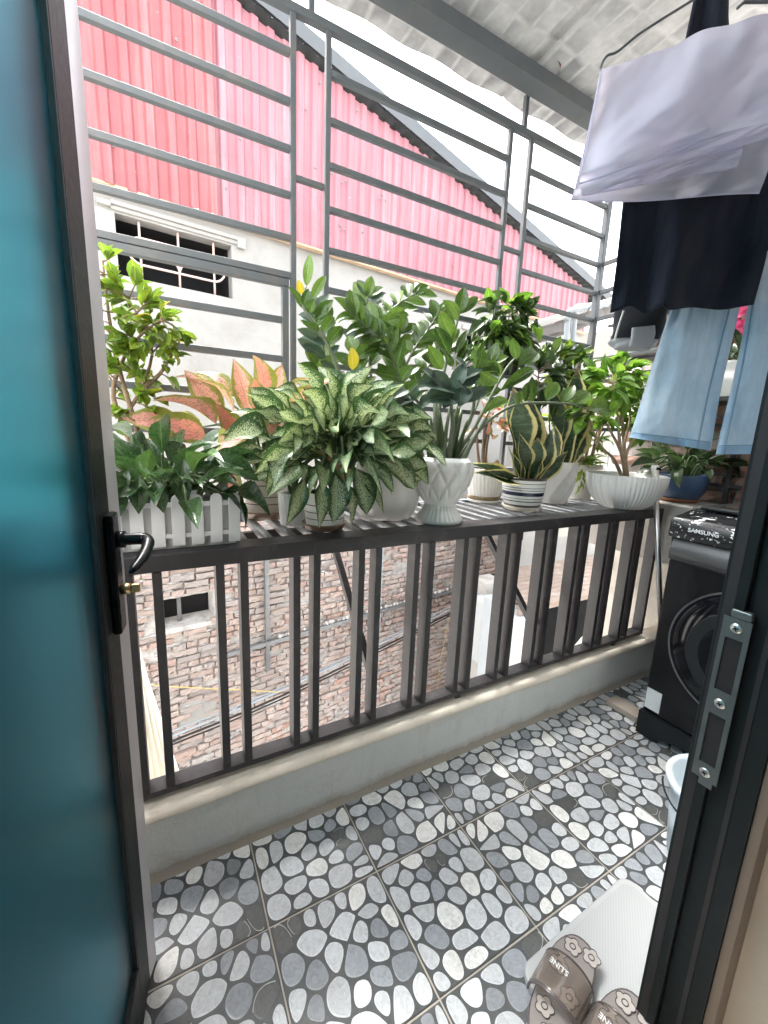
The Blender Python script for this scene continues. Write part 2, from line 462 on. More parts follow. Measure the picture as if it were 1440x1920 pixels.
# side of the cage, back to the house
sg = thing('side_grille', 'short grey side grille closing the cage beside the brick wall', 'grille', (2.16, 1.4, .9))
for z in (2.151, 2.010, 1.874, 1.66, 1.54, 1.41, 1.28): MB().bar((2.160, 1.584, z), (2.160, 1.06, z), .02, .02).build('bar', MAT['grill'], sg, bevel=.002)

# ---- roof over the balcony ----------------------------------------------------------------------------------------
def roof_mat():
    t = NT('embossed silver roof film'); v = t.coord()
    mp = t.new('ShaderNodeMapping'); mp.inputs['Scale'].default_value = (12.5, 9.0, 1); t.link(v, mp.inputs[0])
    vo = t.new('ShaderNodeTexVoronoi', feature='DISTANCE_TO_EDGE'); vo.inputs['Scale'].default_value = 1; vo.inputs['Randomness'].default_value = .28; t.link(mp.outputs[0], vo.inputs['Vector'])
    vc = t.new('ShaderNodeTexVoronoi'); vc.inputs['Scale'].default_value = 1; vc.inputs['Randomness'].default_value = .28; t.link(mp.outputs[0], vc.inputs['Vector'])
    e = t.ramp(vo.outputs['Distance'], [(0, .9), (.06, .7), (.20, 0)])
    sp = t.new('ShaderNodeSeparateColor'); t.link(vc.outputs['Color'], sp.inputs[0])
    body = t.ramp(sp.outputs[0], [(0, (.15, .15, .155)), (.5, (.22, .22, .22)), (1, (.32, .318, .31))])
    n = t.noise(22, 5, .6, v); st = t.ramp(n.outputs[0], [(.35, .85), (.65, 1.1)])
    c = t.mix(e.outputs[0], body.outputs[0], (.50, .50, .495)); c = t.mix(1, c, st.outputs[0], 'MULTIPLY')
    t.link(c, t.p.inputs['Base Color']); t.set(Roughness=.42, Metallic=.25)
    b = t.math('ADD', t.math('MULTIPLY', n.outputs[0], .25), t.math('MINIMUM', vo.outputs['Distance'], .14))
    t.bump(b, .3, .01)
    tr = t.new('ShaderNodeBsdfTranslucent'); tr.inputs[0].default_value = (.62, .63, .63, 1); ms = t.new('ShaderNodeMixShader'); ms.inputs[0].default_value = .015     # translucency added to lend the balcony more daylight
    t.link(t.p.outputs[0], ms.inputs[1]); t.link(tr.outputs[0], ms.inputs[2]); t.link(ms.outputs[0], t.o.inputs[0]); return t.m
MAT['roof'] = roof_mat()
rf = thing('balcony_roof', 'silver embossed metal roof sheet above the balcony', 'roof', (1, 1, 2.75))
def roof_z(y): return 2.735 + (1.6 - y) * .055
def sheet(x0, x1):
    mb = MB()
    def fn(u, v):
        x = x0 + (x1 - x0) * u; y = 1.705 - v * 1.6; lap = .008 if x0 > 1 and u < .03 else 0
        wv = .006 * math.sin(x * 19 + .6*math.sin(y*3)) * max(0, 1 - v * 3.5)
        return (x, y, roof_z(y) + wv + lap)
    mb.grid(fn, 40, 30)
    return mb.build('roof_sheet', MAT['roof'], rf, smooth=True)
for x0, x1 in ((.22, 1.462), (1.43, 2.75)): sheet(x0, x1)  # left end stops short out of view so sky light reaches the door glass
MB().box((.2, 1.492, 2.69), (2.75, 1.588, 2.725)).build('beam', MAT['grill'], rf, bevel=.003)
MB().box((.2, 1.4915, 2.675), (2.75, 1.4955, 2.7285)).build('beam_lip', MAT['grill'], rf)
MB().box((.2, .40, 2.74), (2.75, .46, 2.782)).build('beam', MAT['grill'], rf, bevel=.003)
# torn scraps of the film
MAT['scrap'] = dull('rusty torn film', (.16, .05, .035), .7)
for q, dx, dy in ((at_z(1045, 125, 2.745), .045, .016), (at_z(1072, 115, 2.748), .02, .008)):
    M4 = Matrix.Translation(q) @ Matrix.Rotation(R(35), 4, 'Z') @ Matrix.Rotation(R(20), 4, 'X')
    MB().prism([(-dx, 0), (-.3*dx, -dy), (dx, -.3*dy), (dx*.5, dy*.6)], -.0008, .0008, M4).build('torn_scrap', MAT['scrap'], rf)

# ---- house wall with the door opening, and the room behind the lens -----------------------------------------------
hw = thing('house_wall', 'beige plastered house wall around the balcony door', 'wall', (.4, .2, 0))
OX0, OX1, OZ = -.215, .885, 2.20
mb = MB()
mb.box((-2.2, .02, -.2), (OX0, .298, 2.9)); mb.box((OX1, .02, -.2), (2.75, .298, 2.9)); mb.box((OX0, .02, OZ), (OX1, .298, 2.9))
mb.build('wall', MAT['housewhite'], hw)
def plaster_edge(u, v):
    z = v * OZ; y = .02 + u * .178
    return (OX1 - .012 + .004 * mnoise.noise(Vector((y * 20, z * 4, 0))), y, z)
MB().grid(plaster_edge, 6, 40).build('reveal', MAT['reveal'], hw, smooth=True)
rm = MB(); rm.box((-2.2, -3.2, -.2), (2.75, .02, -.01)); rm.box((-2.2, -3.2, 2.75), (2.75, .02, 2.9))
rm.box((-2.3, -3.2, -.2), (-2.2, -1.7, 2.9)); rm.box((-2.3, -.9, -.2), (-2.2, .02, 2.9)); rm.box((-2.3, -2.3, -.2), (-2.2, -.5, .9)); rm.box((-2.3, -2.3, 1.7), (-2.2, -.5, 2.9)); rm.box((2.75, -3.2, -.2), (2.85, .02, 2.9)); rm.box((-2.3, -3.3, -.2), (2.85, -3.2, 2.9))  # unseen opening added in the left side wall to brighten the doorway
o = rm.build('room', MAT['room']); o['kind'] = 'structure'; o['label'] = 'room interior behind the doorway'

# ---- right-hand door frame with strike plate ------------------------------------------------------------------------
fr = thing('door_frame', 'dark aluminium door frame on the right with a steel strike plate', 'door frame', (.84, .25, 0))
FX = .82
MB().box((FX, .2, .0), (FX + .06, .262, 2.19)).build('jamb', MAT['frame'], fr, bevel=.0015)
MB().box((FX - .010, .2625, .0), (FX + .06, .297, 2.19)).build('stop', MAT['frame'], fr, bevel=.002)
MB().box((FX - .0105, .277, .0), (FX - .0065, .2915, 2.19)).build('seal', MAT['bead'], fr)
MB().box((FX + .004, .2005 - .016, .0), (FX + .05, .1995, 2.19)).build('cover_strip', dull('brown cover strip', (.13, .095, .07), .6), fr, bevel=.001)
MB().box((FX - .0012, .226, .0), (FX - .0002, .2335, 2.19)).build('groove', MAT['bead'], fr)
MB().box((-.22, .2, 2.14), (.82, .297, 2.19)).build('head', MAT['frame'], fr)
MB().box((-.255, .2, 0), (-.2, .297, 2.19)).build('jamb', MAT['frame'], fr)
# strike plate: plate with two cut-outs, screws, lip
sp = MB(); SX = FX - .0135; y0, y1 = .248, .286; z0, z1 = .640, .940
zs = [z0, z0 + .030, z0 + .125, z0 + .170, z0 + .265, z1]
for a, b in ((0, 1), (2, 3), (4, 5)): sp.box((SX, y0, zs[a]), (SX + .0018, y1, zs[b]))
for a, b in ((1, 2), (3, 4)):
    sp.box((SX, y0, zs[a] + .0002), (SX + .0018, y0 + .007, zs[b] - .0002)); sp.box((SX, y1 - .007, zs[a] + .0002), (SX + .0018, y1, zs[b] - .0002))
pl = sp.build('strike_plate', MAT['zinc'], fr)
for (za, zb) in ((zs[1], zs[2]), (zs[3], zs[4])): MB().box((SX + .0019, y0 + .004, za - .002), (SX + .0029, y1 - .004, zb + .002)).build('latch_hole', MAT['dark'], pl)
MB().box((SX - .0005, y0 + .002, z1 + .0004), (SX + .012, y1 - .008, z1 + .0150)).build('lip', MAT['zinc'], pl, bevel=.003)
MB().box((SX, y0 + .006, z0 - .012), (SX + .0018, y1 - .012, z0 - .0002)).build('tongue', MAT['zinc'], pl)
for z in (z0 + .013, (zs[2] + zs[3]) / 2, z1 - .016):
    c = (SX, (y0 + y1) / 2, z)
    s_ = MB(); M4 = Matrix.Translation(c) @ Matrix.Rotation(R(-90), 4, 'Y')
    prof_ = [(.0085, 0), (.008, .0012), (.0055, .0022), (.001, .0026)]
    tmp = MB(); tmp.lathe(prof_, seg=20); s_.add([M4 @ Vector(p) for p in tmp.v], tmp.f)
    o = s_.build('screw', MAT['chrome'], pl, smooth=True)
    for rr in (20, 110):
        M5 = M4 @ Matrix.Rotation(R(rr), 4, 'Z'); MB().box((-.004, -.0009, .0022), (.004, .0009, .0029), 0, M5).build('slot', MAT['dark'], o)

# ---- the open glass door ----------------------------------------------------------------------------------------------
def frost_mat():
    t = NT('frosted blue green glass'); v = t.coord()
    t.set(Base_Color=(.065, .34, .44), Roughness=.32, Transmission_Weight=.96, IOR=1.13, Specular_IOR_Level=.5)
    n = t.noise(900, 2, .5, v); t.bump(n.outputs[0], .05, .001)
    return t.m
MAT['frost'] = frost_mat()
DA = Vector((-.067, .915, 0)); DD = Vector((.134, 1, 0)).normalized(); DN = Vector((DD.y, -DD.x, 0))   # free edge, direction from the hinge, face normal
DM = Matrix((DD, Vector((0, 0, 1)), DN)).transposed().to_4x4(); DM.translation = DA        # local: along, up, out of the face
dr = thing('glass_door', 'open door leaf with teal frosted glass and black frame', 'door', (-.1, .5, 0))
def dbox(name, lo, hi, mt, parent=dr, bevel=.0015): return MB().box(lo, hi, 0, DM).build(name, mt, parent, bevel=bevel)
W_ = -.735
dbox('stile', (-.1550, .012, -.046), (-.0802, 2.10, -.004), MAT['frame'], bevel=.001)
dbox('stile', (W_, .012, -.046), (W_ + .1, 2.10, -.004), MAT['frame'])
dbox('rail', (W_ + .101, .012, -.046), (-.1555, .155, -.004), MAT['frame'], bevel=.001)
dbox('rail', (W_ + .101, 2.0, -.046), (-.1555, 2.10, -.004), MAT['frame'])
# slightly raised flange along the lock edge
MB().prism([(-.0798, -.046), (-.0798, -.0045), (-.044, .0035), (-.040, .0025), (-.040, -.046)], .006, 2.10, DM @ Matrix(((1,0,0,0),(0,0,1,0),(0,1,0,0),(0,0,0,1)))).build('flange', MAT['framelip'], dr, bevel=.0006)
dbox('foot_seal', (W_, .004, -.044), (-.082, .0115, -.006), MAT['bead'], bevel=0)
for lo, hi in (((-.1600, .1605, -.030), (-.1552, 1.999, -.0046)), ((W_ + .101, .1605, -.030), (W_ + .105, 1.999, -.0046)), ((W_ + .1055, .1555, -.030), (-.1605, .1603, -.0046))): dbox('glazing_bead', lo, hi, MAT['bead'], bevel=0)
dbox('glass', (W_ + .1055, .1608, -.0205), (-.1605, 1.99, -.0125), MAT['frost'], bevel=0)
hp = dbox('handle_plate', (-.125, .850, -.0035), (-.085, 1.062, .010), MAT['gloss'], bevel=.004)
def dp(a, b, c): return DM @ Vector((a, b, c))
lev = catmull([dp(-.105, 1.016, .008), dp(-.105, 1.016, .040), dp(-.109, 1.015, .054), dp(-.128, 1.010, .059), dp(-.165, .998, .056), dp(-.205, .988, .046)], 26)
MB().tube(lev, [.0105]*8 + [.0100]*8 + [.0090]*6 + [.008, .0075, .007, .006, .003], 14).build('lever', MAT['gloss'], hp, smooth=True)
MB().tube([dp(-.105, 1.016, .0102), dp(-.105, 1.016, .022)], .0145, 18).build('collar', MAT['gloss'], hp, smooth=True)
MB().tube([dp(-.100, .925, .0102), dp(-.100, .925, .022), dp(-.100, .925, .0235)], [.0095, .0095, .006], 14).build('cylinder', MAT['brass'], hp, smooth=True)
MB().bar(dp(-.100, .925, .0235), dp(-.100, .925, .038), .006, .016).build('thumb_turn', MAT['brass'], hp, bevel=.002)
# unseen box added behind the door leaf to darken the lower glass
cb_ = thing('blocker', 'dark unseen cabinet standing behind the open glass door', 'blocker', (-.55, .7, 0))
MB().box((-.90, .36, .06), (-.290, 1.060, 1.02)).build('blocker_body', MAT['blockerpaint'], cb_, bevel=.004)
for y0_, y1_ in ((.365, .706), (.712, 1.055)):
    o = MB().box((-.2895, y0_, .065), (-.274, y1_, 1.015)).build('blocker_front', MAT['blockerpaint'], cb_, bevel=.003); MB().tube([(-.266, y1_ - .03, .5), (-.266, y1_ - .03, .6)], .005, 8).build('knob', MAT['chrome'], o, smooth=True)
MB().box((-.88, .38, .0), (-.30, 1.04, .0595)).build('plinth', MAT['dark'], cb_)
# =================================================================== neighbour's building across the gap
ND = Vector((.994, .109, 0)).normalized(); NN = Vector((ND.y, -ND.x, 0))     # along the wall, out of it towards us
N0 = Vector((.2, 4.0, 0))
NM = Matrix((ND, Vector((0, 0, 1)), NN)).transposed().to_4x4(); NM.translation = N0    # local: along, up, out
def npt(s, z, o=0): return NM @ Vector((s, z, o))
g = MB().box((-30, -12, -3.4), (34, 40, -3.2)).build('ground', MAT['concrete']); g['kind'] = 'structure'; g['label'] = 'concrete ground of the alley far below'

def red_mat(name, c0, c1, fade):
    t = NT(name); v = t.coord()
    mp = t.new('ShaderNodeMapping'); mp.inputs['Scale'].default_value = (14, 14, .7); t.link(v, mp.inputs[0])
    st = t.noise(1, 6, .7, mp.outputs[0]); n = t.noise(3, 5, .6, v)
    c = t.mix(n.outputs[0], c0, c1)
    c = t.mix(t.ramp(st.outputs[0], [(.48, 0), (.72, .75)]).outputs[0], c, fade)
    rs = t.noise(1.1, 6, .75, v, .8); c = t.mix(t.ramp(rs.outputs[0], [(.5, 0), (.7, .35)]).outputs[0], c, [x * .62 for x in c0])
    fl = t.noise(26, 3, .6, v); c = t.mix(t.ramp(fl.outputs[0], [(.73, 0), (.76, .8)]).outputs[0], c, (.70, .62, .58))
    t.link(c, t.p.inputs['Base Color']); t.set(Roughness=.55); t.bump(n.outputs[0], .1, .01); return t.m
MAT['red'] = red_mat('old coral sheet', (.30, .085, .093), (.34, .11, .118), (.40, .20, .20))
MAT['pink'] = red_mat('faded pink sheet', (.34, .135, .162), (.38, .165, .195), (.44, .28, .295))
MAT['eave'] = dull('dark roof underside', (.022, .024, .026), .9, 0, .4, 8, .4, 30)  # very dark base colour over the whole roof sheet
MAT['barge'] = dull('grey barge flashing', (.11, .12, .128), .5, .3, .1, 5)
MAT['pale'] = dull('pink primed bars', (.62, .47, .42), .7, 0, .15, 20)

nb = thing('neighbour_building', 'neighbour building of white plaster over raw brick with red corrugated upper wall', 'building', (2, 4.2, -3))
# upper plaster wall with two window openings
def wall_with_holes(name, s0, s1, z0, z1, holes, depth, mt, out=0):
    mb = MB(); ss = sorted({s0, s1, *[h[0] for h in holes], *[h[1] for h in holes]}); zz = sorted({z0, z1, *[h[2] for h in holes], *[h[3] for h in holes]})
    for a, b in zip(ss, ss[1:]):
        for c, d in zip(zz, zz[1:]):
            if any(h[0] <= (a+b)/2 <= h[1] and h[2] <= (c+d)/2 <= h[3] for h in holes): continue
            nu = max(1, int((b-a)/.06)); nv = max(1, int((d-c)/.06))
            mb.grid(lambda u, v: npt(a+(b-a)*u, c+(d-c)*v, out + .005*mnoise.noise(Vector(((a+(b-a)*u)*3, (c+(d-c)*v)*3, 1)))), nu, nv)
    for h in holes:
        a, b, c, d = h[:4]
        for p, q in (((a, c), (b, c)), ((b, c), (b, d)), ((b, d), (a, d)), ((a, d), (a, c))):
            mb.add([npt(*p, out), npt(*q, out), npt(*q, out-depth), npt(*p, out-depth)], [(0, 1, 2, 3)])
    return mb.build(name, mt, nb, smooth=False)
W1 = (-.395, .440, 2.310, 2.730); W2 = (3.30, 3.62, 1.93, 2.50)
wall_with_holes('plaster_wall', -3.0, 6.3, .40, 2.93, [W1, W2], .12, MAT['plaster'])
for w in (W1, W2):
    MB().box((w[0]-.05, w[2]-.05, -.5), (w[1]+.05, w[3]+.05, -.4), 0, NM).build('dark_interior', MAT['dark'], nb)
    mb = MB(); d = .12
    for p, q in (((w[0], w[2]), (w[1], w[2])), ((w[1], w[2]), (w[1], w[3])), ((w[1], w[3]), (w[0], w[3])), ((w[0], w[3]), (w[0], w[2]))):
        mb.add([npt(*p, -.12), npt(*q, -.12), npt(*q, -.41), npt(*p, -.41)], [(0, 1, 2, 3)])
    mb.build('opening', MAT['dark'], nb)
# window 1: hood moulding and curled bars
wd = MB()
wd.box((-.42, 2.775, 0), (.50, 2.805, .03), 0, NM); wd.box((-.50, 2.755, .001), (-.415, 2.79, .034), 0, NM); wd.box((.485, 2.72, .001), (.555, 2.80, .034), 0, NM)
wd.box((-.42, 2.745, .0), (.50, 2.774, .015), 0, NM)
wd.build('hood_moulding', MAT['plaster'], nb, bevel=.004)
gl = MB().tube([npt(-.24, 2.318, -.03), npt(-.24, 2.722, -.03)], .0085, 8).build('window_grille', MAT['pale'], nb, smooth=True)
for s in (.03, .30): MB().tube([npt(s, 2.318, -.03), npt(s, 2.722, -.03)], .0085, 8).build('upright', MAT['pale'], gl, smooth=True)
loop = []
for a in range(90, 271, 15): loop.append(npt(-.23 + .095*math.cos(R(a)), 2.515 + .095*math.sin(R(a)), -.022))
loop += [npt(-.1, 2.42, -.022), npt(.1, 2.42, -.022), npt(.28, 2.42, -.022)]
for a in range(-75, 91, 15): loop.append(npt(.29 + .095*math.cos(R(a)), 2.515 + .095*math.sin(R(a)), -.022))
loop += [npt(.1, 2.61, -.022), npt(-.1, 2.61, -.022), npt(-.23, 2.61, -.022)]
MB().tube(loop, .0085, 8).build('loop', MAT['pale'], gl, smooth=True)
for zc, sg_ in ((2.61, -1), (2.42, 1)):
    for sx in (-1, 1):
        MB().tube([npt(.03 + sx * .085 * (1 - math.cos(R(a))), zc + sg_ * .085 * math.sin(R(a)) , -.018) for a in range(0, 91, 10)], .0075, 8).build('scroll', MAT['pale'], gl, smooth=True)
# window 2 lintel
MB().box((3.2, 2.52, .0), (3.75, 2.57, .03), 0, NM).build('lintel', MAT['plaster'], nb, bevel=.004)

# corrugated upper wall: separate sheets, the old coral ones lapped over the faded pink ones
def top_z(s): return 4.56 - .1665 * s - .0025 * s * s
def corr(s0, s1, pitch, depth, mt, out, flat=.52):
    mb = MB(); cols = []; s = s0
    while s < s1:
        for fr, dp_ in ((0, 0), (flat, 0), (flat + .11, 1), (.89, 1)):
            if s + fr * pitch < s1: cols.append((s + fr * pitch, dp_ * depth))
        s += pitch
    cols.append((s1, 0)); rows = 5; b0 = len(mb.v)
    for j in range(rows + 1):
        for s, dp_ in cols:
            zt = top_z(s) - .02; zb = 2.885 + .012 * math.sin(s * 7) ; z = zb + (zt - zb) * j / rows
            mb.v.append(tuple(npt(s, z, out + dp_ + .004 * math.sin(z * 3 + s))))
    n = len(cols)
    for j in range(rows):
        for i in range(n - 1):
            a = b0 + j*n + i; mb.f.append((a, a+1, a+n+1, a+n)); mb.mi.append(0)
    return mb.build('corrugated_sheet', mt, nb, solid=.002)
corr(-2.6, -1.5, .142, .026, MAT['red'], .045); corr(-1.52, -.50, .142, .026, MAT['red'], .048, .45); corr(-.52, .335, .142, .026, MAT['red'], .052, .45)
s = .30
while s < 5.8:
    corr(s, min(s + .92, 5.84), .132, .022, MAT['pink'], .022 + (.003 if int(s*10) % 2 else 0), .42); s += .905
scr = MB()
rg = random.Random(5)
for i in range(60):
    s = rg.uniform(-.6, 5.6); z = rg.choice([3.15, 3.55, 3.95, 4.2]) + rg.uniform(-.03, .03)
    if z > top_z(s) - .1: continue
    tmp = MB().lathe([(.011, 0), (.011, .004), (.004, .009)], seg=8)
    M4 = NM @ Matrix.Translation((s, z, .072 if s < .33 else .045)); scr.add([M4 @ Vector(p) for p in tmp.v], tmp.f)
o = scr.build('roofing_screws', MAT['galv'], nb); o['kind'] = 'stuff'
MB().box((-3.0, 2.872, .006), (5.85, 2.888, .07), 0, NM).build('drip_edge', dull('rusty drip edge', (.50, .36, .24), .8, 0, .3, 12), nb)
# roof: corrugated cement sheets seen from below, barge flashing over them
rfm = MB()
def nroof(u, v):
    s = -2.6 + u * 9.4; o_ = .10 - v * 1.9
    return npt(s, top_z(s) + .02 + .013 * math.sin(s * 2 * math.pi / .135), o_)
rfm.grid(nroof, 420, 3)
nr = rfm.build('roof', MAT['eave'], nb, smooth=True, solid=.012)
for a, b in ((-2.6, 1.30), (1.28, 4.2), (4.18, 6.8)):
    mb = MB()
    def fl(u, v):
        s = a + (b - a) * u; q = [(.125, -.028), (.13, .085), (.10, .105), (-.06, .115)][int(round(v * 3))]
        return npt(s, top_z(s) + .045 + q[1], q[0])
    mb.grid(fl, 30, 3); mb.build('barge_flashing', MAT['barge'], nr, solid=.003)
# roof body so that the building is not hollow
MB().box((-2.6, .3, -6), (6.2, 2.9, -.55), 0, NM).build('body', MAT['plaster'], nb)

# ---- raw brick lower wall ------------------------------------------------------------------------------------------
def brick_mat(name, tones, mortar):
    t = NT(name); v = t.coord(); oi = t.new('ShaderNodeObjectInfo')
    ad = t.new('ShaderNodeVectorMath', operation='ADD'); t.link(v, ad.inputs[0])
    mu = t.math('MULTIPLY', oi.outputs['Random'], 37.0); t.link(mu, ad.inputs[1])
    at = t.new('ShaderNodeAttribute'); at.attribute_name = 'shade'
    rv = t.math('FRACT', t.math('ADD', oi.outputs['Random'], at.outputs['Fac']))
    base = t.ramp(rv, [(i / (len(tones) - 1), c) for i, c in enumerate(tones)])
    n = t.noise(16, 6, .7, ad.outputs[0], .5)
    c = t.mix(t.ramp(n.outputs[0], [(.45, 0), (.62, .75)]).outputs[0], base.outputs[0], mortar)
    n2 = t.noise(9, 4, .6, ad.outputs[0]); c = t.mix(t.ramp(n2.outputs[0], [(.56, 0), (.68, .6)]).outputs[0], c, (.20, .17, .16))
    t.link(c, t.p.inputs['Base Color']); t.set(Roughness=.92, Specular_IOR_Level=.2)
    n3 = t.noise(70, 6, .7, ad.outputs[0]); t.bump(n3.outputs[0], .6, .012); return t.m
MAT['brick'] = brick_mat('raw brick', [(.38, .275, .24), (.40, .31, .275), (.28, .25, .24), (.42, .325, .28), (.37, .23, .185), (.36, .33, .31)], (.47, .445, .42))
MAT['brickn'] = brick_mat('near brick', [(.30, .13, .09), (.36, .20, .15), (.24, .13, .10), (.40, .24, .18), (.33, .26, .22)], (.40, .36, .31))
def mortar_mat():
    t = NT('rough mortar'); v = t.coord(); n = t.noise(14, 7, .7, v, .3)
    c = t.ramp(n.outputs[0], [(.3, (.30, .28, .265)), (.5, (.48, .46, .44)), (.7, (.58, .565, .545))])
    t.link(c.outputs[0], t.p.inputs['Base Color']); t.set(Roughness=.95, Specular_IOR_Level=.15); n2 = t.noise(60, 6, .7, v); t.bump(n2.outputs[0], .7, .02); return t.m
MAT['mortar'] = mortar_mat()
BW = thing('brick_wall', 'raw red brick wall with ragged mortar below the plaster', 'wall', (1, 4.1, -3.2))
BWIN = (-.262, .187, -.620, -.355)
mb = MB()
def mort(u, v):
    s = -1.4 + u * 6.3; z = -3.2 + v * 3.62
    inside = BWIN[0] < s < BWIN[1] and BWIN[2] < z < BWIN[3]
    o_ = -.016 + .014 * mnoise.fractal(Vector((s * 9, z * 14, 3)), 1.0, 2.0, 3) + .02 * max(0, mnoise.noise(Vector((s * 1.2, z * 1.4, 7))))
    return npt(s, z, -.25 if inside else o_)
mb.grid(mort, 300, 180).build('mortar_bed', MAT['mortar'], BW, smooth=True)
def brick_variant(seed, mt):
    rg = random.Random(seed); nx, nz = 4, 2; v = []; f = []
    hx, hz, dp_ = .5, .5, .5
    for j in range(nz + 1):
        for i in range(nx + 1):
            ex = i in (0, nx); ez = j in (0, nz)
            v.append(((i/nx - .5) + (rg.uniform(-.018, .018) if ex or ez else 0), (j/nz - .5) + rg.uniform(-.09, .09) * (1 if ez else .3), .5 + rg.uniform(-.14, .10) - (.10 if ex and ez else .04 if ex or ez else 0)))
    for j in range(nz):
        for i in range(nx): a = j*(nx+1)+i; f.append((a, a+1, a+nx+2, a+nx+1))
    rim = [i for i in range(nx+1)] + [(j+1)*(nx+1)-1 for j in range(1, nz+1)] + [nz*(nx+1)+i for i in range(nx-1, -1, -1)] + [j*(nx+1) for j in range(nz-1, 0, -1)]
    b = len(v); v += [(v[i][0], v[i][1], -.5) for i in rim]
    for k in range(len(rim)): f.append((rim[(k+1) % len(rim)], rim[k], b+k, b+(k+1) % len(rim)))
    return v, f
BV = [brick_variant(s, None) for s in range(9)]
def brick_meshes(mt, tagname):
    out = []
    for v, f in BV:
        me = bpy.data.meshes.new(tagname); me.from_pydata(v, [], f); me.materials.append(mt); me.update(); out.append(me)
    return out
BM = brick_meshes(MAT['brick'], 'brick'); BMN = brick_meshes(MAT['brickn'], 'brick')
rg = random.Random(21)
spots = []
zc = -3.15; row = 0
while zc < .37:
    s = -1.35 + (.105 if row % 2 else 0) + rg.uniform(-.02, .02)
    header_row = rg.random() < .22
    while s < 4.75:
        L = rg.uniform(.085, .105) if (header_row or rg.random() < .16) else rg.uniform(.185, .212)
        c = s + L / 2; hh = rg.uniform(.046, .056)
        if not (BWIN[0] - .3*L < c < BWIN[1] + .3*L and BWIN[2] - .02 < zc < BWIN[3] + .02) and rg.random() > .05:
            spots.append((c, zc + rg.uniform(-.004, .004), L, hh, rg.uniform(-.010, .022), rg.uniform(-2.0, 2.0), rg.uniform(-5, 5), rg.uniform(-8, 8), rg.randrange(9)))
        s += L + rg.uniform(.010, .018)
    zc += .0665; row += 1
def spot_matrix(sp):
    c, z, L, h, o_, rz, ry, rx, k_ = sp
    return NM @ Matrix.Translation((c, z, o_ - .012)) @ Matrix.Rotation(R(rz), 4, 'Z') @ Matrix.Rotation(R(ry), 4, 'Y') @ Matrix.Rotation(R(rx), 4, 'X') @ Matrix.Diagonal((L, h, .06, 1))
def shown(sp):                                           # nearest to the lens and inside the view
    p = NM @ Vector((sp[0], sp[1], 0)); d = p - CAM
    f_ = d.dot(FWD); x_ = 720 + FPX * d.dot(RIGHT) / f_; y_ = 960 + FPX * d.dot(DOWN) / f_
    return (240 < x_ < 930 and 1000 < y_ < 1470), f_, x_, y_
near = sorted([s_ for s_ in spots if shown(s_)[0]], key=lambda s_: shown(s_)[1])[:300]
nearset = set(id(s_) for s_ in near)
for s_ in near: inst('brick', BM[s_[8]], spot_matrix(s_), BW)
rest = MB(); shade = []
for s_ in spots:
    if id(s_) in nearset: continue
    M4 = spot_matrix(s_); v, f = BV[s_[8]]; rest.add([M4 @ Vector(p) for p in v], f); shade += [rg.random()] * len(f)
o = rest.build('bricks_beyond', MAT['brick'], BW); o['kind'] = 'stuff'
a = o.data.attributes.new('shade', 'FLOAT', 'FACE'); a.data.foreach_set('value', shade)
# mortar squeezed out of the joints
sq = MB(); rg = random.Random(4)
for i in range(1500):
    s_ = rg.uniform(-1.2, 4.6); z_ = -3.15 + .0665 * rg.randrange(0, 53) - .0335 + rg.uniform(-.006, .006)
    if BWIN[0] - .03 < s_ < BWIN[1] + .03 and BWIN[2] - .03 < z_ < BWIN[3] + .02: continue
    L = rg.uniform(.03, .14); n = 5; h0 = rg.uniform(.006, .013); v = []
    for k in range(n + 1):
        u = k / n; w_ = math.sin(math.pi * (u * .9 + .05))
        o_ = .006 + rg.uniform(.008, .026) * w_
        v += [npt(s_ + (u-.5)*L, z_ + h0 * w_ + rg.uniform(-.003, .003), .0), npt(s_ + (u-.5)*L, z_ + rg.uniform(-.007, .002), o_), npt(s_ + (u-.5)*L, z_ - h0 * w_ - rg.uniform(0, .006), .0)]
    sq.add(v, [x for k in range(n) for x in ((k*3, k*3+3, k*3+4, k*3+1), (k*3+1, k*3+4, k*3+5, k*3+2))])
o = sq.build('squeezed_mortar', MAT['mortar'], BW, smooth=True); o['kind'] = 'stuff'
# small window in the brick wall
MB().box((BWIN[0] - .05, BWIN[2] - .05, -.26), (BWIN[1] + .05, BWIN[3] + .05, -.22), 0, NM).build('dark_opening', MAT['dark'], BW)
MB().box((BWIN[0] - .03, BWIN[2] - .05, -.1), (BWIN[1] + .06, BWIN[2] - .002, .03), 0, NM).build('sill', MAT['mortar'], BW, bevel=.01)
MB().box((BWIN[0] + .14, BWIN[2], -.12), (BWIN[0] + .175, BWIN[3], -.10), 0, NM).build('window_bar', MAT['grill'], BW)
# mortar patch and broken hole low on the wall
pt = MB(); c0 = (-.02, -1.55)
pt.grid(lambda u, v: npt(c0[0] + (u-.5)*.42*(1 - .3*abs(v-.5)), c0[1] + (v-.5)*.30*(1-.4*abs(u-.5)), .03*math.sin(math.pi*u)**.5*math.sin(math.pi*v)**.5 + .012*mnoise.noise(Vector((u*5, v*5, 0)))), 16, 12)
pt.build('mortar_patch', MAT['plaster'], BW, smooth=True)

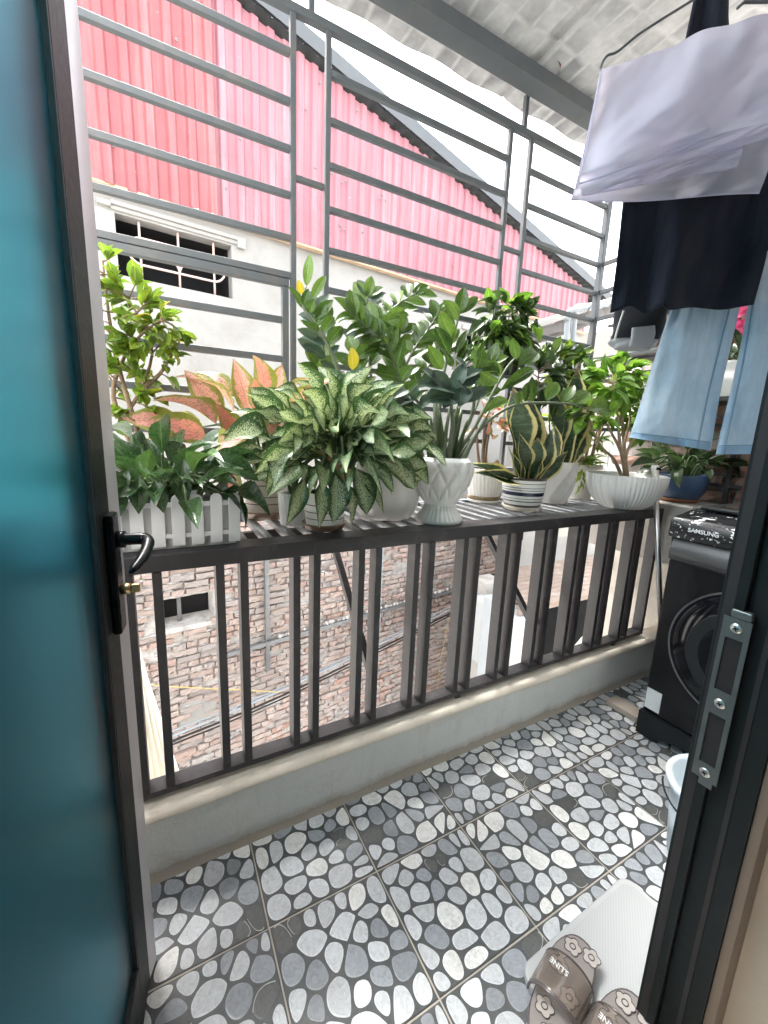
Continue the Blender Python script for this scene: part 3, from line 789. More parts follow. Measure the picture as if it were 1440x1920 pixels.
# ---- things on and before the brick wall ------------------------------------------------------------------------------
MAT['pvcgrey'] = dull('grey pvc', (.24, .27, .29), .45, 0, .12, 8, dirt=(.3, .28, .25), dirt_amt=.5)
MAT['pvccream'] = dull('cream pvc', (.72, .68, .58), .5, 0, .1, 6, dirt=(.45, .38, .28), dirt_amt=.5)
MAT['cable'] = dull('black cable', (.015, .015, .016), .5)
MAT['yellow'] = dull('yellow cord', (.50, .38, .12), .6)
t1 = MB(); t1.box((.665, -1.33, .03), (.720, .25, .034), 0, NM); t1.box((.665, -1.33, .0345), (.669, .25, .075), 0, NM)
tag(t1.build('angle_post', MAT['galv']), 'galvanised steel angle standing against the brick wall, left one', 'post')
t2 = MB(); t2.box((2.06, -1.30, .03), (2.13, .3, .034), 0, NM); t2.box((2.06, -1.30, .0345), (2.064, .3, .085), 0, NM)
tag(t2.build('angle_post', dull('bluish painted steel', (.52, .58, .62), .5, .2)), 'pale blue steel angle standing against the brick wall, right one', 'post')
lg = MB()
lg.bar(npt(.25, -.985, .05), npt(3.75, -.895, .05), .035, .006); lg.bar(npt(.25, -1.003, .068), npt(3.75, -.913, .068), .005, .04)
tag(lg.build('ledge_angle', MAT['galv']), 'long horizontal steel angle with mortar crumbs across the brick wall', 'steel angle')
cr = MB(); rg = random.Random(9)
for i in range(90):
    s_ = rg.uniform(.8, 3.3); z_ = -.970 + (s_ - .25) * .0257; r_ = rg.uniform(.008, .028)
    tmp = MB().lathe([(r_*.5, -r_*.6), (r_, -.1*r_), (r_*.7, r_*.6), (r_*.1, r_*.9)], seg=7, mod=lambda th, i_, r, z: r * rg.uniform(.7, 1.25))
    M4 = NM @ Matrix.Translation((s_, z_ + r_*.3, .05)); cr.add([M4 @ Vector(p) for p in tmp.v], tmp.f)
o = cr.build('mortar_crumbs', MAT['mortar']); tag(o, 'crumbled mortar lying on the steel angle', None, None, 'stuff')
CO = .34
def cpt(px, py, o_=CO):
    d = ray(px, py); n_ = NN; P = N0 + NN * o_
    return CAM + d * ((P - CAM).dot(n_) / d.dot(n_))
MB().tube(catmull([cpt(250, 1412), cpt(330, 1378), cpt(480, 1316), cpt(640, 1243), cpt(800, 1166), cpt(905, 1115), cpt(1010, 1080)], 60), .011, 10).build('conduit', MAT['pvcgrey'], None, smooth=True)
tag(bpy.data.objects['conduit'], 'grey conduit pipe sagging diagonally before the brick wall', 'pipe')
cb = thing('cable_bundle', 'black cables running along under the grey conduit', 'cable', cpt(300, 1395))
for k_, (dy, r_) in enumerate(((9, .011), (16, .008), (-9, .009))):
    MB().tube(catmull([cpt(244, 1412 + dy, .30), cpt(340, 1374 + dy, .31), cpt(480, 1318 + dy * .9, .31), cpt(640, 1245 + dy * .8, .31), cpt(905, 1114 + dy * .6, .31)], 50), r_, 8).build('cable', MAT['cable'] if k_ != 2 else MAT['pvcgrey'], cb, smooth=True)
tag(MB().tube(catmull([cpt(240, 1280, .8), cpt(330, 1288, .78), cpt(430, 1293, .75), cpt(525, 1298, .7)], 24), .0038, 8).build('cord', MAT['yellow'], None, smooth=True), 'thin yellow cord stretched in front of the brick wall', 'cord')
tag(MB().tube(catmull([cpt(820, 1290, .1), cpt(826, 1240, .1), cpt(838, 1180, .12), cpt(850, 1120, .1)], 20), .0035, 6).build('cord', MAT['yellow'], None, smooth=True), 'short yellow string hanging down the lower brick wall', 'cord')
for k_, (pa, pb) in enumerate((((236, 1190), (286, 1480)), ((241, 1188), (298, 1478)), ((246, 1196), (311, 1474)), ((250, 1206), (323, 1470)), ((252, 1225), (334, 1468)))):
    a_ = at_y(*pa, 1.62 + k_ * .006); b_ = at_y(*pb, 1.56 + k_ * .005); d_ = (b_ - a_)
    o = MB().tube([a_ - d_ * .45, b_ + d_ * 3.2], .0155, 12).build('leaning_pipe', MAT['pvccream'], None, smooth=True)
    tag(o, ('first', 'second', 'third', 'fourth', 'fifth')[k_] + ' from the door of five cream pipes leaning outside the railing', 'pipe', 'cream pipes leaning outside the railing')

# ---- low annex to the right of the brick wall ---------------------------------------------------------------------------
ax = thing('rooftop_annex', 'low black sided annex with a pale boarded top behind the right balusters', 'building', (3.9, 3, -3.2))
AYF = 2.62
MAT['board'] = dull('weathered terracotta boards', (.28, .215, .175), .8, 0, .15, 9, .2, 40, dirt=(.42, .38, .34), dirt_amt=.7)
MAT['blackside'] = dull('black sheet', (.006, .007, .007), .8, 0, .3, 4, spec=.08)
MB().box((3.30, AYF, -3.2), (5.4, 3.5, -.40)).build('side', MAT['blackside'], ax)
y_ = AYF - .05
while y_ < 3.5:
    MB().box((max(2.92, 3.0 + (y_-2.6)*.75), y_, -.398), (5.45, y_ + .085, -.372)).build('board', MAT['board'], ax, bevel=.004); y_ += .092
MB().box((2.95, AYF - .02, -.46), (5.44, AYF + .0, -.3985)).build('fascia', MAT['board'], ax)
wt = MB().box((3.62, 3.52, -3.2), (6.4, 3.62, 1.25)).build('parapet_wall', MAT['plaster']); tag(wt, 'bright white wall behind the boarded annex top', 'wall')
pl_ = MB().box((2.70, 2.72, -3.2), (2.80, 2.83, -.30)).build('pillar', dull('pale grey pillar', (.38, .41, .43), .7, 0, .08, 5), None, bevel=.008); tag(pl_, 'pale grey square pillar at the end of the brick wall', 'pillar')
gp = MB().box((3.02, 3.15, -3.2), (3.30, 3.4, -.34)).build('rendered_pier', MAT['concrete'], None, bevel=.01); tag(gp, 'rough grey rendered pier beside the pale pillar', 'pier')
ac = thing('air_conditioner', 'white air conditioner outdoor unit with a printed label under the annex', 'air conditioner', (3.0, 2.7, -1.2))
MAT['acwhite'] = dull('off white enamel', (.45, .47, .47), .45, 0, .06, 6)
MB().box((2.86, 2.56, -1.16), (3.17, 3.2, -.47)).build('casing', MAT['acwhite'], ac, bevel=.012)
for i in range(0): MB().box((2.88 + 0, 2.552, -1.08 + i * .055), (2.94, 2.5595, -1.055 + i * .055)).build('louvre', MAT['pvcgrey'], ac)
lab = MB().box((3.03, 2.5545, -.85), (3.14, 2.5595, -.62)).build('label', MAT['acwhite'], ac)
for z_, w_, h_ in ((-.665, .06, .018), (-.70, .09, .022), (-.735, .07, .007), (-.75, .07, .007), (-.765, .06, .007), (-.80, .07, .007)): MB().box((3.085 - w_/2, 2.5515, z_ - h_/2), (3.085 + w_/2, 2.5540, z_ + h_/2)).build('print', MAT['cable'], lab)
tag(MB().tube(catmull([(2.55, 2.2, -1.05), (2.9, 2.2, -.98), (3.3, 2.25, -.84), (3.7, 2.3, -.66), (4.1, 2.4, -.6)], 30), .06, 14).build('drain_pipe', MAT['pvccream'], None, smooth=True), 'thick cream drain pipe low behind the right balusters', 'pipe')
dw = thing('downpipe', 'black downpipe with a bracket on the white wall', 'pipe', (3.35, 3.45, .3))
MB().tube([(3.72, 3.46, 1.2), (3.72, 3.46, -.1), (3.72, 3.42, -.2)], .022, 10).build('pipe', MAT['cable'], dw, smooth=True); MB().tube([(3.84, 3.46, 1.2), (3.84, 3.46, .0)], .014, 10).build('pipe', MAT['cable'], dw, smooth=True); MB().box((3.68, 3.44, .25), (3.88, 3.515, .28)).build('bracket', MAT['cable'], dw)

# ---- concrete canopy and pipes beyond the cage corner --------------------------------------------------------------------
cn = thing('concrete_canopy', 'old concrete canopy slab sloping behind the hanging plant', 'canopy', (3.3, 2.7, 2.0))
mb = MB(); P0, P1 = at_y(968, 628, 2.75), at_y(1178, 560, 2.75)
def slab(u, v):
    p = P0.lerp(P1, u); a_ = v * 4; k_ = int(round(a_)); q = [(0, .0), (0, -.085), (.5, -.16), (1.0, -.16), (1.0, .02)][k_]
    return (p.x + (q[0]*.1), p.y + q[0], p.z + q[1] + .02 * mnoise.noise(Vector((u * 9, v * 4, 2))))
mb.grid(slab, 40, 4).build('slab', MAT['oldconcrete'], cn, smooth=False, solid=.02)
MB().bar(P0 + Vector((0, .1, .03)), P1 + Vector((0, .1, .03)), .32, .05).build('render_edge', MAT['plaster'], cn, bevel=.01)
MB().box((3.48, 2.80, .3), (3.56, 2.88, 2.12)).build('steel_post', MAT['grill'], cn)
MB().box((2.7, 2.9, 1.86), (3.5, 2.94, 2.02)).build('beam', MAT['grill'], cn)
rk = thing('plastered_stub_wall', 'rough cream plastered wall stub beside the cage corner', 'wall', (3.6, 2.55, .3))
MB().grid(lambda u, v: (3.28 + u*.62 + .02*mnoise.noise(Vector((v*6, 0, 0))) + (.06*v), 2.55 + .03*mnoise.noise(Vector((u*5, v*9, 1))), .3 + v*1.85 + u*.1*v), 14, 30).build('face', dull('rough cream render', (.34, .32, .28), .95, 0, .1, 4, .5, 22), rk, smooth=True)
MB().box((3.33, 2.585, .3), (3.98, 2.78, 2.06)).build('core', MAT['oldconcrete'], rk)
tw = thing('twin_pipes', 'pair of blue grey water pipes elbowed at the concrete canopy', 'pipe', (3.1, 2.5, 1.2))
for k_, (px, dx) in enumerate(((1066, 0), (1079, 0))):
    a_ = at_y(px - 3, 720, 2.45); b_ = at_y(px + (-1), 590 - k_ * 7, 2.45); e_ = at_y(1128 + k_ * 12, 573 - k_ * 3, 2.40)
    top = b_ + Vector((0, 0, .03))
    MB().tube([a_ - Vector((0, 0, .8)), b_] + [b_.lerp(top, .7), top + (e_ - top) * .06] + [top + (e_ - top) * .14, e_], .022, 12).build('pipe', MAT['pvcgrey'], tw, smooth=True)
    MB().tube([b_ - Vector((0, 0, .05)), b_ + Vector((0, 0, .005))], .027, 12).build('socket', MAT['pvcgrey'], tw, smooth=True)
    c_ = a_.lerp(b_, .35); MB().tube([c_ - Vector((0, 0, .012)), c_ + Vector((0, 0, .012))], .026, 12).build('clip', MAT['cable'], tw, smooth=True)
tag(MB().tube([at_y(1090, 600, 2.4), at_y(1112, 568, 2.4), at_y(1165, 520, 2.4)], .004, 6).build('wire', MAT['cable']), 'thin wire running from the water pipes to the roof', 'wire')

# ---- raw brick wall at the end of the balcony ------------------------------------------------------------------------------
EW = thing('end_brick_wall', 'dark raw brick wall closing the right end behind the laundry', 'wall', (2.6, 1.2, 0))
EX = 2.56
MB().grid(lambda u, v: (EX + .028 + .012*mnoise.noise(Vector((u*30, v*30, 0))), .30 + u*1.26, -.1 + v*2.12), 60, 80).build('mortar_bed', MAT['mortar'], EW, smooth=True)
MB().box((EX + .05, .30, -.1), (EX + .2, 1.56, 2.02)).build('core', MAT['concrete'], EW)
MB().grid(lambda u, v: (EX - .045 + .008*mnoise.noise(Vector((u*14, v*9, 5))), .30 + u*1.26, -.1 + v*.92), 40, 30).build('rendered_base', dull('cream render', (.44, .41, .36), .9, 0, .1, 4, .4, 25, dirt=(.2, .18, .15), dirt_amt=.7), EW, smooth=True)
EM = Matrix(((0, 0, -1, EX), (-1, 0, 0, 0), (0, 1, 0, 0), (0, 0, 0, 1)))     # local: along -y, up, out (-x)
rg = random.Random(77); zc = -.05; row = 0; left_over = MB()
while zc < 2.0:
    y_ = .33 + (.11 if row % 2 else 0)
    while y_ < 1.42:
        L = rg.uniform(.09, .11) if rg.random() < .2 else rg.uniform(.19, .215)
        if rg.random() > .03:
            M4 = EM @ Matrix.Translation((-(y_ + L/2), zc + rg.uniform(-.005, .005), rg.uniform(-.016, .014) - .02)) @ Matrix.Rotation(R(rg.uniform(-2, 2)), 4, 'Z') @ Matrix.Rotation(R(rg.uniform(-5, 5)), 4, 'Y') @ Matrix.Diagonal((L, rg.uniform(.050, .060), .07, 1))
            if zc > .80 and y_ > .62: inst('brick', BMN[rg.randrange(9)], M4, EW)
            elif zc > .80:
                v, f = BV[rg.randrange(9)]; left_over.add([M4 @ Vector(p) for p in v], f)
        y_ += L + rg.uniform(.012, .02)
    zc += .072; row += 1
o = left_over.build('bricks_beyond', MAT['brickn'], EW); o['kind'] = 'stuff'
a = o.data.attributes.new('shade', 'FLOAT', 'FACE'); sh_ = []
for k_ in range(len(o.data.polygons)): sh_.append((k_ // 20) * .37 % 1)
a.data.foreach_set('value', sh_)
ld = MB().box((2.215, .98, .62), (2.52, 1.50, .925)).build('concrete_ledge', MAT['concrete'], None, bevel=.01); tag(ld, 'rough concrete ledge at the end of the railing under the blue bowl', 'ledge')
rp = MB().tube([(2.42, .845, -.0), (2.42, .845, 2.2)], .042, 24).build('brown_post', dull('red brown wood', (.30, .105, .055), .55, 0, .2, 4, .15, 60), None, smooth=True, ); tag(rp, 'red brown round post standing behind the washing machine', 'post')
wr = thing('pot_rack', 'thin dark steel rack in front of the end brick wall', 'rack', (2.5, 1.0, .9))
for y_ in (.98, 1.36): MB().bar((2.50, y_, .93), (2.50, y_, 2.1), .02, .02, (0, 1, 0)).build('upright', MAT['rail'], wr)
for z_ in (1.02, 1.32, 1.62, 1.92): MB().bar((2.505, .75, z_), (2.505, 1.75, z_), .02, .016).build('rail', MAT['rail'], wr)
# =================================================================== leaves
def leaf_mesh(name, outline, mt, n=7, fold=.25, droop=.3, wave=0., cols=(-1, -.5, 0, .5, 1), seed=0, tipcurl=0, twist=0):
    rg = random.Random(seed); v = []; f = []; uv = []
    ph = rg.uniform(0, 6); y = z = 0.0; ang = droop * .35
    nc = len(cols)
    for i in range(n + 1):
        t = i / n; w = outline(t) * .5
        for c in cols:
            ct, st_w = math.cos(twist * t), math.sin(twist * t)
            v.append((c * w * ct + .02 * math.sin(t * 3 + ph) * droop, y + 0 * c, z + c * w * st_w + fold * abs(c) * w + wave * w * math.sin(t * 9 + ph + c * 2) * abs(c)))
            uv.append((c * .5 + .5, t))
        ang -= (droop + tipcurl * t) / n * 1.35
        y += math.cos(ang) / n; z += math.sin(ang) / n
    for i in range(n):
        for j in range(nc - 1):
            a = i * nc + j; f.append((a, a + 1, a + nc + 1, a + nc))
    me = bpy.data.meshes.new(name); me.from_pydata(v, [], f)
    ul = me.uv_layers.new(name='UVMap'); data = []
    for p in f:
        for k_ in p: data += uv[k_]
    ul.data.foreach_set('uv', data)
    me.materials.append(mt); me.polygons.foreach_set('use_smooth', [True] * len(f)); me.update(); return me
def o_ellip(t): return math.sin(math.pi * min(1, max(0, t)) ** .92) ** .75 if 0 < t < 1 else 0.0 if t >= 1 else .03
def o_ovate(t): return max(.02, (math.sin(math.pi * t ** .72)) ** .85) if t < 1 else 0
def o_lance(t): return max(.02, (math.sin(math.pi * t ** .85)) ** 1.15) if t < 1 else 0
def o_strap(t): return .62 + .38 * math.sin(math.pi * t / .8) if t < .4 else max(0, 1 - ((t - .4) / .6) ** 1.7)

def leaf_mat(name, stops, rough=.32, trans=.28, vein=.25, rib=None, ribw=.035, pattern=None, spec=.5, backc=None, var=.25):
    t = NT(name)
    uv = t.new('ShaderNodeUVMap').outputs[0]; sx = t.new('ShaderNodeSeparateXYZ'); t.link(uv, sx.inputs[0])
    oi = t.new('ShaderNodeObjectInfo')
    cu = t.math('ABSOLUTE', t.math('MULTIPLY', t.math('SUBTRACT', sx.outputs[0], .5), 2.0))
    base = t.ramp(oi.outputs['Random'], stops).outputs[0]
    off = t.new('ShaderNodeVectorMath', operation='ADD'); t.link(uv, off.inputs[0])
    t.link(t.math('MULTIPLY', oi.outputs['Random'], 51.0), off.inputs[1])
    n = t.noise(3.0, 3, .6, off.outputs[0])
    base = t.mix(t.ramp(n.outputs[0], [(.3, 0), (.7, var)]).outputs[0], base, [x * .55 for x in stops[0][1]])
    # side veins run forward from the midrib
    vv = t.math('SINE', t.math('MULTIPLY', t.math('SUBTRACT', sx.outputs[1], t.math('MULTIPLY', cu, .16)), 70.0))
    ve = t.math('MULTIPLY', t.ramp(vv, [(.0, 0), (.8, 0), (1, 1)]).outputs[0], vein)
    lite = [min(1, x * 1.5 + .02) for x in stops[-1][1]]
    col = t.mix(ve, base, lite)
    if pattern: col = pattern(t, col, cu, sx, off, oi)
    rm_ = t.ramp(cu, [(0, 1), (ribw, 1), (ribw * 1.8, 0)]).outputs[0]
    col = t.mix(t.math('MULTIPLY', rm_, .6), col, rib or lite)
    dry = t.math('MULTIPLY', t.ramp(sx.outputs[1], [(.90, 0), (.985, 1)]).outputs[0], t.ramp(t.math('FRACT', t.math('MULTIPLY', oi.outputs['Random'], 17.3)), [(.62, 0), (.66, 1)]).outputs[0])
    col = t.mix(t.math('MULTIPLY', dry, .8), col, (.24, .15, .06))
    du = t.noise(7, 4, .7, off.outputs[0]); col = t.mix(t.ramp(du.outputs[0], [(.5, 0), (.8, .22)]).outputs[0], col, (.30, .29, .25))
    t.link(col, t.p.inputs['Base Color']); t.set(Roughness=rough, Specular_IOR_Level=spec)
    rn = t.new('ShaderNodeMapRange'); rn.inputs[3].default_value = max(.1, rough - .06); rn.inputs[4].default_value = rough + .25; t.link(du.outputs[0], rn.inputs[0]); t.link(rn.outputs[0], t.p.inputs['Roughness'])
    t.bump(vv, .08, .002)
    tr = t.new('ShaderNodeBsdfTranslucent'); tc = t.mix(.5, col, (1.0, 1.0, .35), 'MULTIPLY'); t.link(tc, tr.inputs[0])
    ms = t.new('ShaderNodeMixShader'); ms.inputs[0].default_value = trans
    t.link(t.p.outputs[0], ms.inputs[1]); t.link(tr.outputs[0], ms.inputs[2]); t.link(ms.outputs[0], t.o.inputs[0])
    return t.m
def speckle(t, col, cu, sx, off, oi):
    mp = t.new('ShaderNodeMapping'); mp.inputs['Scale'].default_value = (14, 24, 14); mp.inputs['Rotation'].default_value = (0, 0, .3); t.link(off.outputs[0], mp.inputs[0])
    n = t.noise(1.7, 4, .75, mp.outputs[0], .6)
    e = t.math('SUBTRACT', n.outputs[0], t.math('MULTIPLY', t.math('POWER', cu, 3.0), .30))
    mask = t.ramp(e, [(.455, 0), (.487, .95)]).outputs[0]
    n2 = t.noise(1.2, 2, .5, off.outputs[0]); w = t.mix(n2.outputs[0], (.46, .58, .28), (.74, .79, .60))
    return t.mix(mask, col, w)
def pinkish(t, col, cu, sx, off, oi):
    n = t.noise(5, 4, .7, off.outputs[0], .5)
    e = t.math('ADD', cu, t.math('MULTIPLY', t.math('SUBTRACT', n.outputs[0], .5), 1.1))
    pk = t.ramp(oi.outputs['Random'], [(0, (.74, .25, .25)), (.5, (.78, .38, .36)), (1, (.78, .48, .42))]).outputs[0]
    mask = t.ramp(e, [(.52, 1), (.72, 0)]).outputs[0]
    c = t.mix(mask, col, pk)
    sp_ = t.noise(26, 3, .7, off.outputs[0]); m2 = t.ramp(sp_.outputs[0], [(.54, 0), (.60, .85)]).outputs[0]
    return t.mix(m2, c, (.16, .20, .05))
def banded(t, col, cu, sx, off, oi):
    mp = t.new('ShaderNodeMapping'); mp.inputs['Scale'].default_value = (1.2, 14, 1); t.link(off.outputs[0], mp.inputs[0])
    n = t.noise(2, 4, .7, mp.outputs[0], .5)
    c = t.mix(t.ramp(n.outputs[0], [(.48, 0), (.6, .7)]).outputs[0], col, (.10, .16, .085))
    return t.mix(t.ramp(cu, [(.76, 0), (.84, 1)]).outputs[0], c, (.66, .58, .24))
G = lambda r, g_, b: (r, g_, b)
LM = {}
LM['zz'] = leaf_mat('zz leaf', [(0, (.042, .095, .016)), (.6, (.075, .148, .026)), (1, (.135, .235, .042))], .20, .26, .12)
LM['zzold'] = leaf_mat('zz grey leaf', [(0, (.050, .095, .070)), (1, (.10, .15, .105))], .24, .15, .15)
LM['zzyellow'] = leaf_mat('yellowed leaf', [(0, (.42, .34, .03)), (1, (.50, .42, .05))], .4, .3, .1)
LM['lily'] = leaf_mat('peace lily leaf', [(0, (.018, .050, .018)), (.6, (.030, .075, .024)), (1, (.065, .135, .036))], .20, .22, .3)
LM['agla'] = leaf_mat('speckled leaf', [(0, (.030, .082, .022)), (1, (.060, .130, .034))], .30, .2, .0, (.55, .66, .40), .03, speckle)
LM['pink'] = leaf_mat('pink leaf', [(0, (.24, .28, .06)), (1, (.36, .36, .10))], .32, .25, .05, (.50, .22, .16), .03, pinkish)
LM['snake'] = leaf_mat('snake plant leaf', [(0, (.022, .050, .024)), (1, (.045, .085, .036))], .35, .06, .0, (.03, .06, .03), .0001, banded)
LM['shrub'] = leaf_mat('shrub leaf', [(0, (.08, .17, .022)), (.5, (.16, .30, .035)), (.95, (.28, .42, .055)), (1, (.62, .48, .03))], .34, .42, .15)
LM['bright'] = leaf_mat('bright leaf', [(0, (.07, .17, .022)), (.5, (.15, .32, .04)), (1, (.27, .46, .07))], .34, .42, .2)
LM['dark'] = leaf_mat('dark leaf', [(0, (.022, .052, .018)), (.6, (.042, .088, .028)), (1, (.095, .16, .048))], .25, .28, .15)
LM['lime'] = leaf_mat('lime leaf', [(0, (.16, .27, .04)), (1, (.34, .46, .10))], .4, .35, .1)
LM['flower'] = leaf_mat('pink petal', [(0, (.70, .04, .22)), (1, (.80, .12, .34))], .5, .3, .1)
MAT['stem'] = dull('green stem', (.055, .095, .030), .5, 0, .25, 20)
MAT['stemzz'] = dull('grey green stem', (.13, .16, .10), .45, 0, .3, 30)
MAT['bark'] = dull('brown bark', (.22, .155, .10), .85, 0, .3, 40, .4, 120)
MAT['soil'] = dull('potting soil', (.045, .032, .022), .95, 0, .5, 60, .8, 90)
def protos(key, outline, specs, n=7, cols=(-1, -.5, 0, .5, 1), name='leaf'):
    return [leaf_mesh(name, outline, LM[key], n=n, cols=cols, seed=i * 7 + 1, **s_) for i, s_ in enumerate(specs)]
P_ZZ = protos('zz', o_ellip, [dict(fold=.22, droop=.15), dict(fold=.35, droop=.35), dict(fold=.15, droop=-.1, twist=.4), dict(fold=.3, droop=.5, twist=-.4)])
P_ZZO = protos('zzold', o_ellip, [dict(fold=.22, droop=.15), dict(fold=.35, droop=.45), dict(fold=.15, droop=.05)])
P_ZZY = protos('zzyellow', o_ellip, [dict(fold=.2, droop=.2)])
P_LILY = protos('lily', o_lance, [dict(fold=.28, droop=.5, wave=.06), dict(fold=.3, droop=.7, wave=.12, twist=.7), dict(fold=.3, droop=.9, wave=.12, twist=-.7), dict(fold=.2, droop=.9, wave=.08), dict(fold=.3, droop=1.3, wave=.06), dict(fold=.25, droop=.25, wave=.08)], 9)
P_AGLA = protos('agla', o_lance, [dict(fold=.3, droop=.35, wave=.08, twist=.5), dict(fold=.25, droop=.8, wave=.12, twist=-.7), dict(fold=.35, droop=1.1, wave=.1, twist=.9), dict(fold=.4, droop=.15, wave=.08, twist=-.4), dict(fold=.45, droop=.5, wave=.14, twist=1.1), dict(fold=.2, droop=-.2, wave=.1, twist=-.9)], 9)
P_PINK = protos('pink', o_ovate, [dict(fold=.25, droop=.3, wave=.06), dict(fold=.3, droop=.7, wave=.1), dict(fold=.2, droop=1.1, wave=.1)], 9)
P_SNAKE = protos('snake', o_strap, [dict(fold=.22, droop=.12, wave=.10, twist=.3), dict(fold=.3, droop=.3, wave=.14, twist=-.4), dict(fold=.2, droop=-.15, wave=.12, twist=.5)], 11)
SM = (-1, 0, 1)
P_SHRUB = protos('shrub', o_ellip, [dict(fold=.3, droop=.3), dict(fold=.15, droop=.7), dict(fold=.4, droop=.1)], 4, SM)
P_BRIGHT = protos('bright', o_ovate, [dict(fold=.25, droop=.4), dict(fold=.15, droop=.8), dict(fold=.35, droop=.15)], 5, SM)
P_DARK = protos('dark', o_ovate, [dict(fold=.25, droop=.5), dict(fold=.2, droop=1.0), dict(fold=.4, droop=.2)], 5, SM)
P_LIME = protos('lime', o_lance, [dict(fold=.25, droop=.6), dict(fold=.2, droop=1.2)], 5, SM)
P_FLOW = protos('flower', o_ovate, [dict(fold=.3, droop=.6)], 4, SM, 'petal')
def add_leaf(root, me, base, d, nrm, L, Wd, name='leaf'):
    d = Vector(d).normalized(); nrm = Vector(nrm); x_ = d.cross(nrm)
    if x_.length < 1e-3: x_ = d.cross(Vector((1, 0, .2)))
    x_.normalize(); z_ = x_.cross(d)
    M4 = Matrix((x_ * Wd, d * L, z_ * L)).transposed().to_4x4(); M4.translation = base
    return inst(name, me, M4, root)
UP = Vector((0, 0, 1)); TOCAM = lambda p: (CAM - Vector(p)).normalized()
def jit(v, a): return (Vector(v) + Vector((rnd(-a, a), rnd(-a, a), rnd(-a, a)))).normalized()

# =================================================================== pots
def ceramic(name, col, rough=.22, dirt=(.5, .42, .3), amt=.25, coat=.3): return dull(name, col, rough, 0, .04, 5, 0, 50, .5, dirt, coat, amt)
MAT['white'] = ceramic('white glaze', (.74, .75, .73)); MAT['whitematt'] = ceramic('matt white', (.70, .69, .65), .6, amt=.4, coat=0)
MAT['cream'] = ceramic('cream glaze', (.62, .58, .50), .35, amt=.4); MAT['brownsaucer'] = ceramic('brown saucer', (.20, .12, .07), .35, amt=.4)
MAT['navy'] = ceramic('navy glaze', (.012, .02, .06), .2); MAT['blackline'] = ceramic('dark glaze line', (.03, .022, .02), .3)
MAT['bluepot'] = ceramic('blue glaze', (.045, .10, .20), .35, (.03, .05, .08), .5); MAT['terra'] = dull('terracotta', (.36, .16, .09), .8, 0, .15, 12)
MAT['blackplastic'] = dull('black plastic pot', (.014, .016, .018), .45)
MAT['mossy'] = dull('stained rim', (.22, .17, .09), .9, 0, .5, 60, .3, 100)
def granite_mat():
    t = NT('speckled granite pot'); v = t.coord(); vo = t.new('ShaderNodeTexVoronoi'); vo.inputs['Scale'].default_value = 190; t.link(v, vo.inputs['Vector'])
    sp_ = t.new('ShaderNodeSeparateColor'); t.link(vo.outputs['Color'], sp_.inputs[0])
    c = t.ramp(sp_.outputs[0], [(.0, (.015, .016, .018)), (.72, (.03, .032, .035)), (.80, (.35, .35, .34)), (1, (.55, .55, .53))]); t.link(c.outputs[0], t.p.inputs['Base Color']); t.set(Roughness=.5); return t.m
MAT['granite'] = granite_mat()
def pot(root, c, prof, mt, mod=None, seg=64, soil=True, mif=None, name='pot'):
    """outer profile bottom to top; the inside wall and the soil follow"""
    rt, zt = prof[-1]; th = .008
    full = list(prof) + [(rt - th * .3, zt + .003), (rt - th, zt), (rt - th * 1.3, zt - .03)]
    no = len(prof); n = len(full)
    m2 = (lambda th_, i, r, z: mod(th_, i, r, z) if i * (n - 1) < no - .5 else r) if mod else None
    o = MB().lathe(full, c, seg, m2, 0, mif).build(name, mt, root, smooth=True)
    if soil: MB().lathe([(rt - th * 1.35, zt - .028), (rt * .5, zt - .018), (rt * .05, zt - .02)], c, 24, lambda t_, i, r, z: r).build('soil', MAT['soil'], root, smooth=True)
    return o
def fine(prof, n=28):
    return [(p.x, p.y) for p in catmull([Vector((r, z, 0)) for r, z in prof], n)]
def saucer(root, c, r, mt, h=.018): MB().lathe([(r*.8, 0), (r*.86, .002), (r*.97, h*.8), (r, h), (r*.96, h), (r*.85, h*.45), (r*.3, h*.4)], c, 48).build('saucer', mt, root, smooth=True)

# =================================================================== the plants on the shelf
SZ = .9005
# --- big ZZ plant in the round white pot -----------------------------------------------------------------------------------
def zz_stem(root, pts, pairs, s0, L, r0=.0075, face=None, mats=P_ZZ, yellow=0., Wr=.55):
    C_ = catmull(pts, 40); n = len(C_)
    MB().tube(C_, [r0 * (1 - .65 * i / n) for i in range(n)], 8).build('stem', MAT['stemzz'], root, smooth=True)
    for i in range(pairs if pairs else 0):
        s_ = s0 + (.985 - s0) * i / max(1, pairs - 1)
        for sg_ in ((-1, 1) if i < pairs - 1 else (-1, 1, 0)):
            k_ = min(n - 2, max(1, int((s_ + (.012 if sg_ > 0 else -.012)) * n))); p = C_[k_]; tg = (C_[min(n-1, k_ + 1)] - C_[k_ - 1]).normalized()
            fc = (face if face is not None else (TOCAM(p) * .75 + UP * .55)).normalized(); sd_ = fc.cross(tg).normalized()
            d = tg * rnd(.55, .85) + sd_ * (sg_ * rnd(.6, .9)) + fc * rnd(-.1, .3)
            l = 1.08 * L * (1.02 - .35 * abs(s_ - .6)) * rnd(.86, 1.1)
            ms = P_ZZY if random.random() < yellow else mats
            add_leaf(root, random.choice(ms), p, d, jit(fc, .2), l, l * Wr * rnd(.9, 1.1))
def leaf_px(root, ps, base, tip, y, wr, dy=-.02, face=None):
    b_ = at_y(*base, y); t_ = at_y(*tip, y + dy); d_ = t_ - b_; L_ = d_.length
    add_leaf(root, random.choice(ps), b_, d_, jit(face if face is not None else TOCAM(b_) + UP * .35, .18), L_, L_ * wr)
zc_ = Vector((.74, 1.335, SZ))
zz1 = thing('zz_plant', 'tall dark green zz plant in a big round white pot', 'plant', zc_)
